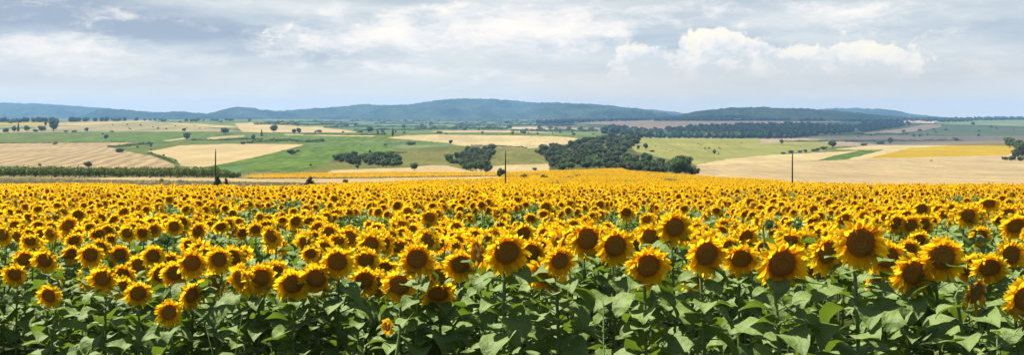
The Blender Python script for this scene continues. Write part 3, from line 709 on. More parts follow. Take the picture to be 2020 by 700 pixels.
# far valley dots: each a small crown of its own
FAR_CROWN = [crown_geo(blobs_round(70 + i, 6, .34, .28, .72, (.2, .3)), 160, .10, 70 + i).mesh('far crown', [M_TREE], False) for i in range(3)]
def dots(poly, n, hpx, label, group, seed, name='far_tree', wide=1.3):
    r = np.random.default_rng(seed); P = np.array(poly, float); k = 0
    while k < n:
        px = r.uniform(P[:, 0].min(), P[:, 0].max()); row = r.uniform(P[:, 1].min(), P[:, 1].max())
        if not in_poly(np.array([px]), np.array([row]), poly)[0]: continue
        x, y, z = at(px, row); h = hpx * (.55 + .9 * r.random()) * y / F
        o = link(name, FAR_CROWN[k % 3], None, (x, y, z - h * .1), (0, 0, r.random() * 6.28), (h * wide * (.7 + .9 * r.random()), h * wide, h * 1.1))
        tag(o, label, 'bush' if 'bush' in name else 'tree', group); k += 1
def hedge(px0, row0, px1, row1, hpx, label, seed, fill=1.1):
    r = np.random.default_rng(seed); g = Geo(); px = px0
    while px < px1:
        row = row0 + (row1 - row0) * (px - px0) / (px1 - px0) + (vnoise(np.array([px / 40.0]), np.array([seed * 2.1]), seed)[0] - .5) * min(4.0, hpx * .6); x, y, z = at(px, row + r.normal() * .15); m_ = F / y
        big = vnoise(np.array([px / 9.0]), np.array([seed * 3.3]), seed)[0]
        h = hpx / m_ * (.45 + .9 * big) * (.8 + .5 * r.random()); w = h * (.6 + .5 * r.random())
        if vnoise(np.array([px / 14.0]), np.array([seed * 1.7]), seed + 5)[0] < fill:
            c = np.array([x, y, z + h * .45])
            for q in range(60):
                d = r.normal(size=3); d /= np.linalg.norm(d); p = c + d * np.array([w, w, h * .5]) * (.45 + .6 * r.random())
                nn = d + r.normal(size=3) * .5; a = np.cross(nn, r.normal(size=3)); a /= np.linalg.norm(a); b2 = np.cross(nn, a); b2 /= np.linalg.norm(b2); s_ = h * .20 * (.6 + .8 * r.random())
                g.add([p - a * s_, p - b2 * s_ * .7, p + a * s_, p + b2 * s_ * .7], [(0, 1, 2, 3)])
        px += w * m_ * (.7 + .5 * r.random())
    o = link('hedgerow', g.mesh('hedgerow', [M_TREE], False)); tag(o, label, 'hedge')
for q_, (a_, b_, c_, d_, h_, lab_) in enumerate([
  (520, 241.6, 760, 239.9, 3.4, 'long thin hedgerow at the foot of the hills left of centre'),
  (760, 240.4, 1060, 239.7, 3.4, 'long thin hedgerow at the foot of the highest hill'),
  (505, 246.8, 700, 245.6, 4.5, 'hazy scrubby hedgerow just behind the pale mound'),
  (740, 245.4, 960, 244.6, 3.6, 'broken hedgerow crossing the pale green strip in the valley'),
  (900, 249.0, 1130, 247.4, 4.2, 'dark hedgerow in the valley ending at the wood belt right of centre'),
  (640, 251.5, 880, 250.0, 4.0, 'hedgerow halfway down the hazy valley'),
  (820, 256.0, 1000, 254.2, 6.0, 'thick dark hedgerow above the tan strip in the valley'),
  (700, 257.5, 830, 256.4, 3.6, 'short hedgerow behind the broad greyish tree'),
  (1010, 258.5, 1180, 259.6, 4.6, 'hedgerow between two pinkish strips right of centre'),
  (980, 244.0, 1120, 242.4, 3.4, 'faint hedgerow at the foot of the right slope of the highest hill'),
  (500, 280.5, 640, 279.5, 6.0, 'dark scrub line across the green vineyard beside the second stubble field'),
  (600, 266.2, 760, 266.5, 2.8, 'low hedge along the pale farm track in the middle'),
  (214, 291.0, 300, 285.0, 4.6, 'scrub along the upper edge of the bank between the two stubble fields'),
  (296, 304.0, 352, 325.0, 4.6, 'scrub running down the bank between the two stubble fields'),
  (0, 283.5, 270, 280.5, 1.6, 'thin dark hedge between the striped stubble and the green strip above'),
  (380, 277.5, 520, 275.5, 3.4, 'thin hedge among the vineyards right of the round track tree'),
  (1545, 279.8, 1900, 277.6, 2.6, 'thin hedge in the shaded fallow fields at right'),
  (1620, 267.6, 1790, 264.6, 2.6, 'thin hedge below the tongue of dark wood at right'),
  (1560, 240.2, 1720, 237.6, 2.6, 'thin hedge on the pinkish field below the right woods'),
  (930, 288.5, 1040, 292.0, 3.0, 'thin scrub along the lower edge of the pale cut wheat'),
  (744, 304.0, 800, 302.0, 3.4, 'scrub behind the square grove')]):
    hedge(a_, b_, c_, d_, h_, lab_, 300 + q_)
dots([(500, 246), (620, 240), (1100, 240), (1150, 258), (1000, 262), (720, 258)], 22, 6.0, 'distant tree standing taller in the hazy valley below the wooded hills', 'taller trees in the hazy valley', 1)
dots([(0, 243), (100, 237), (100, 241), (0, 245)], 8, 6, 'small distant tree beyond the fields at the left edge', 'trees at the far left edge', 2)
dots([(200, 244), (400, 246), (460, 256), (250, 258)], 16, 2.4, 'tiny bush dotted over the dry mound at left', 'bushes on the dry mound', 3, name='low_bush')
dots([(290, 238), (480, 237.5), (560, 242), (330, 242)], 26, 4.5, 'small tree in the line below the left hills', 'trees below the left hills', 4)
dots([(1010, 252), (1250, 257), (1250, 270), (1100, 266), (1010, 262)], 20, 6, 'distant tree along the field edges above the wooded ravine', 'trees along the far field edges', 5)
dots([(1650, 262), (2000, 250), (2015, 268), (1650, 286)], 20, 4.0, 'small tree dotted over the shaded fields at right', 'trees on the shaded fields', 6)
dots([(1280, 278), (1500, 282), (1420, 308), (1300, 300)], 14, 2.6, 'tiny bush scattered over the dry pasture', 'bushes on the dry pasture', 7, name='low_bush')
dots([(600, 260.5), (1180, 262), (1180, 268), (1000, 264.5), (600, 263)], 16, 4.2, 'small bush on the green hedge line across the middle', 'bushes on the middle hedge line', 9, name='low_bush')
dots([(240, 290), (320, 284), (300, 292), (350, 318), (352, 326), (320, 312)], 8, 4.5, 'small bush on the green bank between the two stubble fields', 'bushes on the green bank', 10, name='low_bush')

# woods that read as one mass
def wood(name, poly, n, hm, label, seed, mat, leaves=26, px_jit=0):
    r = np.random.default_rng(seed); P = np.array(poly, float); g = Geo(); k = 0
    while k < n:
        px = r.uniform(P[:, 0].min(), P[:, 0].max()); row = r.uniform(P[:, 1].min(), P[:, 1].max())
        if not in_poly(np.array([px]), np.array([row]), poly)[0]: continue
        x, y, z = at(px, row)
        if y < 1450: continue
        h = hm * (.7 + .6 * r.random()); w = h * (.45 + .2 * r.random())
        c = np.array([x, y, z + h * .55]); k += 1
        V = []; Fc = []
        for i in range(5):
            for j in range(7):
                th = math.pi * i / 4; ph = 2 * math.pi * j / 7; q = .80 + .35 * r.random()
                V.append(c + q * np.array([w * math.sin(th) * math.cos(ph), w * math.sin(th) * math.sin(ph), h * .5 * math.cos(th)]))
        for i in range(4):
            for j in range(7): Fc.append((i * 7 + j, (i + 1) * 7 + j, (i + 1) * 7 + (j + 1) % 7, i * 7 + (j + 1) % 7))
        g.add(V, Fc)
        for q in range(leaves):
            d = r.normal(size=3); d /= np.linalg.norm(d); d[2] = abs(d[2]) if r.random() < .7 else d[2]
            p = c + d * np.array([w, w, h * .5]) * (.85 + .35 * r.random())
            nrm = d + r.normal(size=3) * .5; a = np.cross(nrm, r.normal(size=3)); a /= np.linalg.norm(a); b2 = np.cross(nrm, a); b2 /= np.linalg.norm(b2)
            s = h * .10 * (.6 + .8 * r.random())
            g.add([p - a * s, p - b2 * s * .7, p + a * s, p + b2 * s * .7], [(0, 1, 2, 3)])
    o = link(name, g.mesh(name, [mat], False))
    return tag(o, label, 'wood', None, 'stuff')
wood('woodland', [(1270, 273), (1290, 262), (1380, 251), (1480, 248), (1560, 246), (1640, 250), (1700, 250), (1680, 262), (1620, 268), (1540, 276), (1440, 274)], 1000, 9.5, 'dark blue-green wood filling the hollow beyond the pasture', 1, M_WOOD)
wood('woodland', [(1690, 255), (1700, 244), (1790, 243), (1800, 247), (1760, 254), (1700, 262)], 210, 9, 'tongue of dark wood between pinkish fields at right', 2, M_WOOD)
wood('woodland', [(1050, 245), (1130, 239), (1280, 235.5), (1340, 236), (1280, 238), (1180, 241), (1110, 245)], 260, 11, 'thin dark wood belt at the foot of the hills right of centre', 3, M_WOOD)
wood('woodland', [(1180, 268), (1200, 252), (1260, 258), (1300, 264), (1280, 272)], 90, 9, 'dark scrubby wood above the ravine', 4, M_WOOD)
wood('woodland', [(1700, 236.2), (1800, 237), (1880, 238.5), (1930, 236), (2120, 234.4), (2120, 236.5), (1930, 238.5), (1880, 241.5), (1790, 239.5), (1700, 238)], 420, 14, 'dark tree belt along the skyline at the right', 5, M_WOOD)
wood('woodland', [(-40, 241.5), (160, 239.5), (330, 237.5), (330, 238.5), (160, 241), (-40, 243)], 60, 9, 'hazy tree belt below the left hills', 6, M_WOOD)

# orchard strip: several close rows of young trees read as one leafy band
def orchard():
    r = np.random.default_rng(9); g = Geo()
    for rowi, (ra, rb) in enumerate([(350.5, 351.5), (347.5, 348.5), (344.5, 345.5)]):
        px = -120.0
        while px < 470 - rowi * 12:
            row = np.interp(px, [-120, 470], [ra - 1.5, rb])
            x, y, z = at(px, row)
            h = (2.5 + 1.0 * r.random()) * (1.0 if px < 430 else .7); w = .8 + .5 * r.random()
            for q in range(120):
                d = r.normal(size=3); d /= np.linalg.norm(d)
                p = np.array([x, y, z + h * .52]) + d * np.array([w, w, h * .48]) * (.45 + .6 * r.random())
                nrm = d + r.normal(size=3) * .6; a = np.cross(nrm, r.normal(size=3)); a /= np.linalg.norm(a); b2 = np.cross(nrm, a); b2 /= np.linalg.norm(b2)
                s = .26 * (.6 + .8 * r.random())
                g.add([p - a * s, p - b2 * s * .6, p + a * s, p + b2 * s * .6], [(0, 1, 2, 3)])
            px += (.75 + .45 * r.random()) * F / y
    o = link('orchard', g.mesh('orchard', [M_ORCHARD], False))
    tag(o, 'bright green band of young orchard trees along the left below the striped stubble', 'orchard', None, 'stuff')
orchard()
# weedy strip in the sunflowers by the middle pole, grass tussocks on the verge
def tufts(name, poly, n, size, mat, label, seed, Yfix=None):
    r = np.random.default_rng(seed); P = np.array(poly, float); g = Geo(); k = 0
    while k < n:
        px = r.uniform(P[:, 0].min(), P[:, 0].max()); row = r.uniform(P[:, 1].min(), P[:, 1].max())
        if not in_poly(np.array([px]), np.array([row]), poly)[0]: continue
        if Yfix: y = r.uniform(*Yfix); x = (px - CX) / F * y; z = float(ground_z(x, y))
        else: x, y, z = at(px, row)
        k += 1
        for q in range(7):
            a = r.random() * 6.28; s = size * (.5 + r.random()); u = np.array([math.cos(a), math.sin(a), 0]); p = np.array([x, y, z]) + r.normal(size=3) * [.3, .3, 0]
            lean = r.normal(size=3) * .3 * s
            g.add([p - u * s * .18, p + u * s * .18, p + lean + [0, 0, s]], [(0, 1, 2)])
    o = link(name, g.mesh(name, [mat], False)); tag(o, label, 'grass', None, 'stuff')
tufts('dry_grass', [(-60, 352), (130, 353), (300, 356), (640, 362), (760, 362), (760, 366), (260, 366), (-60, 361)], 1500, .30, M_GRASSDRY, 'dry grass tussocks on the verge behind the sunflower field', 1)
tufts('weeds', [(985, 349), (1100, 346), (1105, 350), (985, 352)], 240, .9, M_BUSH, 'weedy green strip crossing the far sunflowers by the middle pole', 2, (234, 242))

# ------------------------------------------------------------------ poles, pylon, farmhouse
def pole(px, top, Y, label, name='utility_pole'):
    x = (px - CX) / F * Y; z = float(ground_z(x, Y)); h = ZC - (top - HY) / F * Y - z
    e = bpy.data.objects.new(name, None); COL.objects.link(e); e.location = (x, Y, z)
    tag(e, label, 'utility pole')
    g = Geo(); n = 7
    tube(g, [(0, 0, -.5), (0, 0, h * .3), (.01, 0, h * .7), (.02, 0, h - .45)], [.120, .115, .10, .088], 12)
    link('shaft', g.mesh('pole shaft', [M_POLE]), e)
    g = Geo(); tube(g, [(.02, 0, h - .46), (.02, 0, h - .30)], [.04, .035], 8); 
    tube(g, [(.02, 0, h - .75), (.02, -.10, h - .75), (-.10, -.13, h - .72)], [.02, .02, .02], 6)
    link('bracket', g.mesh('pole bracket', [M_STEEL]), e)
    g = Geo(); tube(g, [(.02, 0, h - .30), (.02, 0, h - .24), (.02, 0, h - .16), (.02, 0, h - .10), (.02, 0, h - .02)], [.05, .085, .05, .08, .035], 10)
    link('insulator', g.mesh('pole insulator', [M_INSUL]), e)
pole(425, 293, 150, 'dark wooden utility pole at left with evergreen shrubs at its foot')
pole(997, 294, 150, 'dark wooden utility pole in the middle beside a round dark tree')
pole(1563, 294, 150, 'dark wooden utility pole at right in front of the wheat')
def stake(px, row, hpx, label):
    x, y, z = at(px, row); h = hpx * y / F; g = Geo()
    tube(g, [(0, 0, -.3), (0, 0, h * .5), (.02, 0, h)], [.13, .12, .10], 8)
    e = bpy.data.objects.new('wooden_post', None); COL.objects.link(e); e.location = (x, y, z); tag(e, label, 'post')
    link('shaft', g.mesh('post shaft', [M_POLE]), e)
    g = Geo(); tube(g, [(.02, 0, h), (.02, 0, h + .12)], [.12, .05], 8); link('cap', g.mesh('post cap', [M_STEEL]), e)
stake(490, 351, 9, 'short wooden post at the left tip of the far yellow field')
def pylon(px, row, top):
    x = (px - CX) / F * 4600; y = 4600.0; z = float(ground_z(x, y)); h = ZC + (HY - top) / F * y - z
    e = bpy.data.objects.new('transmission_pylon', None); COL.objects.link(e); e.location = (x, y, z)
    tag(e, 'thin lattice transmission pylon faint against the left hills', 'pylon')
    g = Geo(); w = 3.6
    for sx in (-1, 1):
        for sy in (-1, 1): tube(g, [(sx * w, sy * w, 0), (sx * .8, sy * .8, h * .7), (sx * .35, sy * .35, h)], [.30, .25, .2], 4)
    nb = 9
    for i in range(nb):
        z0 = h * .75 * i / nb; z1 = h * .75 * (i + 1) / nb; a = w + (.8 - w) * min(1, z0 / (h * .7)); b_ = w + (.8 - w) * min(1, z1 / (h * .7))
        for s in (-1, 1):
            tube(g, [(-a, s * a, z0), (b_, s * b_, z1)], .14, 4); tube(g, [(a, s * a, z0), (-b_, s * b_, z1)], .14, 4)
    link('lattice_tower', g.mesh('pylon tower', [M_STEEL], False), e)
    for k, (zz, ww) in enumerate([(.74, 7), (.84, 9), (.94, 6)]):
        g = Geo(); tube(g, [(-ww, 0, h * zz), (0, 0, h * zz + 1.2), (ww, 0, h * zz)], [.2, .3, .2], 4); tube(g, [(-ww, 0, h * zz), (ww, 0, h * zz)], .22, 4)
        link('cross_arm', g.mesh('pylon arm', [M_STEEL], False), e)
pylon(150, 241, 214.5)
M_WALL = principled('whitewash', lambda N: N.mix(N.noise(N.coord(), .8, 3), (.62, .60, .56, 1), (.74, .72, .68, 1)), .9)
M_ROOF = principled('roof sheet', lambda N: (.50, .49, .48, 1), .6)
M_DARKGLASS = principled('window glass', lambda N: (.02, .025, .03, 1), .15, None, .5)
def farmhouse(px, row):
    x, y, z = at(px, row)
    e = bpy.data.objects.new('farmhouse', None); COL.objects.link(e); e.location = (x, y, z); e.rotation_euler = (0, 0, R(14))
    tag(e, 'tiny white farm building below the tree belt at the right', 'house')
    L, W, H = 9.0, 4.0, 5.0
    g = Geo(); box(g, (0, 0, H / 2 - .5), (2 * L, 2 * W, H + 1)); g.add([(-L, -W, H), (-L, W, H), (-L, 0, H + 3)], [(0, 2, 1)]); g.add([(L, -W, H), (L, W, H), (L, 0, H + 3)], [(0, 1, 2)])
    link('wall', g.mesh('house wall', [M_WALL], False), e)
    g = Geo(); o = .5
    for s in (-1, 1):
        a = np.array([(-L - o, s * (W + o), H - .35), (L + o, s * (W + o), H - .35), (L + o, 0, H + 3.05), (-L - o, 0, H + 3.05)]); b_ = a + [0, 0, .25]
        g.add(np.concatenate([a, b_]), [(0, 1, 2, 3), (7, 6, 5, 4), (0, 4, 5, 1), (1, 5, 6, 2), (2, 6, 7, 3), (3, 7, 4, 0)])
    link('roof', g.mesh('house roof', [M_ROOF], False), e)
    for wx in (-6, -2.5, 3, 6.5):
        g = Geo(); box(g, (wx, -W - .03, 2.4), (1.4, .08, 1.6)); link('window', g.mesh('house window', [M_DARKGLASS], False), e)
    g = Geo(); box(g, (.3, -W - .03, 1.1), (1.2, .08, 2.3)); link('door', g.mesh('house door', [M_BARK], False), e)
farmhouse(1844, 243)

# ------------------------------------------------------------------ sunflower pieces
def petal_ring(seed, layers, sections=5, across=3, rd=.098, L=(.066, .104), W=.0195, droop=.014, back=0.0):
    """ray florets; the head faces -Y, up is +Z. t: 0 at the base, 1 at the tip"""
    r = np.random.default_rng(seed); g = Geo()
    prof_t = np.linspace(0, 1, sections)
    prof = np.interp(prof_t, [0, .2, .5, .8, 1], [.45, .85, 1.0, .68, .06])
    for (cnt, tilt, jit) in layers:
        a0 = r.random() * 6.28
        for k in range(cnt):
            a = a0 + 2 * math.pi * k / cnt + r.normal() * .10
            ln = r.uniform(*L); w = W * r.uniform(.8, 1.2)
            ph = R(tilt + r.normal() * jit); curl = R(-16 + r.normal() * 26); side = r.normal() * .32; tw = r.normal() * .55
            e = np.array([math.cos(a), 0, math.sin(a)]); fw = np.array([0, -1.0, 0]); tg = np.array([-math.sin(a), 0, math.cos(a)])
            p = e * rd * (.86 + .06 * r.random()) + fw * (.004 + .002 * tilt / 20)
            V = []; step = ln / (sections - 1)
            for i, tt in enumerate(prof_t):
                ang = ph + curl * tt
                d = e * math.cos(ang) + fw * math.sin(ang) + tg * side * tt
                d /= np.linalg.norm(d)
                if i: p = p + d * step
                q = p - np.array([0, 0, 1]) * droop * tt * tt * (1.0 + .6 * r.random())
                nn = np.cross(d, tg); cr = tg * math.cos(tw * tt) + nn * math.sin(tw * tt)
                hw = w * prof[i]
                if across == 3: V += [q - cr * hw, q + nn * hw * .35, q + cr * hw]
                else: V += [q - cr * hw, q + cr * hw]
            Fc = []
            for i in range(sections - 1):
                for j in range(across - 1):
                    Fc.append((i * across + j, i * across + j + 1, (i + 1) * across + j + 1, (i + 1) * across + j))
            g.add(V, Fc, 0, np.repeat(prof_t, across))
    return g
def disc_geo(rings=9, seg=28, rd=.100, h=.024, dimple=.008, m=0, seed=0):
    r = np.random.default_rng(seed); g = Geo(); V = [(0, -h + dimple, 0)]; t = [0.0]; Fc = []
    for i in range(1, rings + 1):
        q = i / rings
        for k in range(seg):
            a = 2 * math.pi * k / seg
            y = -(h * (1 - q ** 3) - dimple * math.exp(-(q / .35) ** 2)) + (r.normal() * .0012 if q < .98 else .006)
            V.append((rd * q * math.cos(a), y, rd * q * math.sin(a))); t.append(q)
    for k in range(seg): Fc.append((0, 1 + (k + 1) % seg, 1 + k))
    for i in range(rings - 1):
        for k in range(seg):
            a = 1 + i * seg + k; b_ = 1 + i * seg + (k + 1) % seg
            Fc.append((a, b_, b_ + seg, a + seg))
    g.add(V, Fc, m, t)
    return g
def receptacle_geo(seed, rd=.100):
    r = np.random.default_rng(seed); g = Geo()
    pts = [(0, .002, 0), (0, .02, 0), (0, .036, 0), (0, .055, .0), (0, .075, .008)]
    tube(g, pts, [rd * .97, rd * .92, rd * .62, rd * .26, .014], 16, 0, True, None)
    for lay in range(2):
        for k in range(18):
            a = 2 * math.pi * (k + .5 * lay) / 18 + r.normal() * .06; ang = R(-18 - 22 * lay + r.normal() * 12); ln = .055 + .02 * r.random()
            e = np.array([math.cos(a), 0, math.sin(a)]); tg = np.array([-math.sin(a), 0, math.cos(a)]); fw = np.array([0, -1.0, 0])
            d = e * math.cos(ang) + fw * math.sin(ang); p = e * rd * .9 + np.array([0, .012 + .006 * lay, 0])
            g.add([p - tg * .014, p + tg * .014, p + d * ln * .6 + tg * .011, p + d * ln * .6 - tg * .011, p + d * ln], [(0, 1, 2, 3), (3, 2, 4)], 0, [0, 0, .6, .6, 1])
    return g
def leaf_geo(seed, nl=7, na=5, L=.25, Wd=.108, pet=.12, rise=32, a0=14, a1=-58, m=0, petiole=True):
    r = np.random.default_rng(seed); g = Geo()
    ang = R(rise); p = np.zeros(3); pts = [p.copy()]
    for i in range(3):
        p = p + np.array([math.cos(ang), 0, math.sin(ang)]) * pet / 3; pts.append(p.copy()); ang -= R(8)
    if petiole: tube(g, pts, [.006, .005, .004, .004], 5, m, False, .02)
    tt = np.linspace(0, 1, nl); pw = np.interp(tt, [0, .12, .3, .5, .7, .86, 1], [.50, .93, 1.0, .84, .55, .27, .0])
    V = []; tv = []; sidew = r.normal() * .03; twist = r.normal() * .25; wav = r.random() * 6
    p = pts[-1] - np.array([.02, 0, 0])
    for i, q in enumerate(tt):
        an = R(a0 + (a1 - a0) * q ** .8)
        d = np.array([math.cos(an), 0, math.sin(an)]); up = np.array([-math.sin(an), 0, math.cos(an)])
        if i: p = p + d * L / (nl - 1)
        for j in range(na):
            s = (j / (na - 1) - .5) * 2; wv = .012 * math.sin(wav + 7 * q + 2 * s) * abs(s)
            hw = Wd * pw[i] * (1 + .05 * r.normal() * (abs(s) > .9))
            sw = np.array([0, 1, 0]) * math.cos(twist * q) + up * math.sin(twist * q)
            back_ = -.035 * max(0, 1 - q * 6) * abs(s) ** 2
            V.append(p + sw * s * hw + up * (abs(s) ** 1.3 * hw * .32 + wv) + d * back_ + np.array([0, sidew * q, 0])); tv.append(abs(s))
    Fc = [(i * na + j, i * na + j + 1, (i + 1) * na + j + 1, (i + 1) * na + j) for i in range(nl - 1) for j in range(na - 1)]
    g.add(V, Fc, m, tv)
    return g
def stem_geo(seed, H=1.5, n=7, m=0):
    r = np.random.default_rng(seed); g = Geo()
    b1, b2 = r.normal(size=2) * .012
    pts = [(0, 0, -.05), (b1, b2 * .5, H * .3), (b1 * .5, .03 + b2, H * .65), (0, .085, H * .90), (0, .105, H * .965), (0, .085, H * .995), (0, .05, H * 1.0)]
    tube(g, pts, [.016, .0145, .013, .0115, .011, .012, .013], n, m, False)
    return g

LAY3 = [(25, 26, 17), (27, 7, 16), (26, -13, 15)]
PETALS = [petal_ring(100 + i, LAY3).mesh('petal ring', [M_PETAL]) for i in range(6)]
PETALS_WITHER = petal_ring(120, [(13, 10, 40), (14, -25, 40)], L=(.05, .085), droop=.04).mesh('withered petal ring', [M_WITHER])
DISCS = [disc_geo(seed=i, h=.016 + .006 * (i % 2)).mesh('seed disc', [M_DISC]) for i in range(3)]
DISC_L = disc_geo(seed=9, h=.028).mesh('ripening disc', [M_DISC_LIGHT])
RECEPT = [receptacle_geo(130 + i).mesh('receptacle', [M_BRACT]) for i in range(2)]
LEAF_PAR = [(40, 22, -22), (34, 14, -44), (28, 4, -70), (44, 28, -10), (36, 14, -36), (26, -4, -80), (48, 32, -4), (34, 18, -30)]
LEAVES = [leaf_geo(140 + i, rise=a, a0=b_, a1=c, Wd=.096 + .012 * (i % 3), L=.205 + .02 * (i % 2)).mesh('leaf', [M_LEAF]) for i, (a, b_, c) in enumerate(LEAF_PAR)]
STEMS = [stem_geo(160 + i).mesh('stem', [M_STEM]) for i in range(4)]
def foliage_geo(seed, n=9, nl=5, na=3, H=1.5, lo=.35, petiole=False):
    r = np.random.default_rng(seed); g = Geo()
    for k in range(n):
        f = lo + (.93 - lo) * (k + .3 * r.random()) / n
        a, b_, c = LEAF_PAR[int(r.integers(len(LEAF_PAR)))]
        s = np.interp(f, [.3, .6, .85, .95], [1.05, 1.1, .85, .55]) * r.uniform(.85, 1.15)
        lg = leaf_geo(int(r.integers(9999)), nl, na, rise=a, a0=b_, a1=c, petiole=petiole)
        v, fc, m_, t = lg.arrays(); an = 2.4 * k + r.normal() * .3
        Rz = np.array([[math.cos(an), -math.sin(an), 0], [math.sin(an), math.cos(an), 0], [0, 0, 1]])
        v = (v * s) @ Rz.T + np.array([0, .05 * f, H * f])
        g.add(v, fc, 0, t)
    return g
FOLIAGE = [foliage_geo(170 + i, 10).mesh('foliage', [M_LEAF]) for i in range(4)]
BUD = None
def bud_geo():
    g = Geo(); r = np.random.default_rng(5)
    tube(g, [(0, -.03, 0), (0, -.015, 0), (0, .01, 0), (0, .04, 0), (0, .06, 0)], [.028, .042, .046, .03, .012], 14, 0, True, .3)
    for lay in range(3):
        for k in range(13):
            a = 2 * math.pi * (k + .4 * lay) / 13; ang = R(55 - 45 * lay + r.normal() * 14); ln = .06 + .02 * r.random()
            e = np.array([math.cos(a), 0, math.sin(a)]); tg = np.array([-math.sin(a), 0, math.cos(a)]); fw = np.array([0, -1.0, 0])
            d = e * math.cos(ang) + fw * math.sin(ang); p = e * .042
            g.add([p - tg * .012, p + tg * .012, p + d * ln * .55 + tg * .010, p + d * ln * .55 - tg * .010, p + d * ln], [(0, 1, 2, 3), (3, 2, 4)], 0, [0, 0, .6, .6, 1])
    return g
BUD = bud_geo().mesh('green bud', [M_BRACT])

SUN_N = [0]
def sunflower(x, y, h, s, yaw, pitch, label, group=None, detail=2, kind='open', roll=0.0, leafn=15, lo=.20):
    """one plant: Empty at its foot > stem, leaf / foliage, flower_head (> petal_ring, seed_disc)"""
    z = float(ground_z(x, y)); k = SUN_N[0]; SUN_N[0] += 1
    e = bpy.data.objects.new('sunflower', None); COL.objects.link(e); e.location = (x, y, z)
    tag(e, label, 'sunflower', group)
    link('stem', STEMS[k % 4], e, (0, 0, 0), (0, 0, R(yaw)), (1, 1, h / 1.5))
    r = random.Random(k * 7 + 3)
    if detail >= 2:
        a = r.random() * 6.28
        for i in range(leafn):
            f = lo + (.935 - lo) * (i + .4 * r.random()) / leafn
            sc = float(np.interp(f, [.3, .6, .85, .95], [1.12, 1.15, .95, .58])) * r.uniform(.75, 1.18)
            a += 2.4 + r.uniform(-.3, .3)
            link('leaf', LEAVES[r.randrange(len(LEAVES))], e, (0, .05 * f, h * f), (r.uniform(-.32, .32), r.uniform(-.2, .25), a), sc)
    else:
        link('foliage', FOLIAGE[k % 4], e, (0, 0, 0), (0, 0, r.random() * 6.28), (1, 1, h / 1.5))
    Rz = Matrix.Rotation(R(yaw), 3, 'Z')
    hp = Rz @ Vector((0, -.03, h))
    hd = link('flower_head', BUD if kind == 'bud' else RECEPT[k % 2], e, hp, (R(pitch), R(roll), R(yaw)), s)
    if kind == 'open':
        ang = r.random() * 6.28
        link('petal_ring', PETALS[r.randrange(6)], hd, (0, 0, 0), (0, 0, 0), (1, 1, 1))
        link('seed_disc', DISCS[k % 3], hd, (0, -.003, 0), (0, ang, 0))
    elif kind == 'withered':
        link('petal_ring', PETALS_WITHER, hd); link('seed_disc', DISC_L, hd, (0, -.003, 0))
    return e

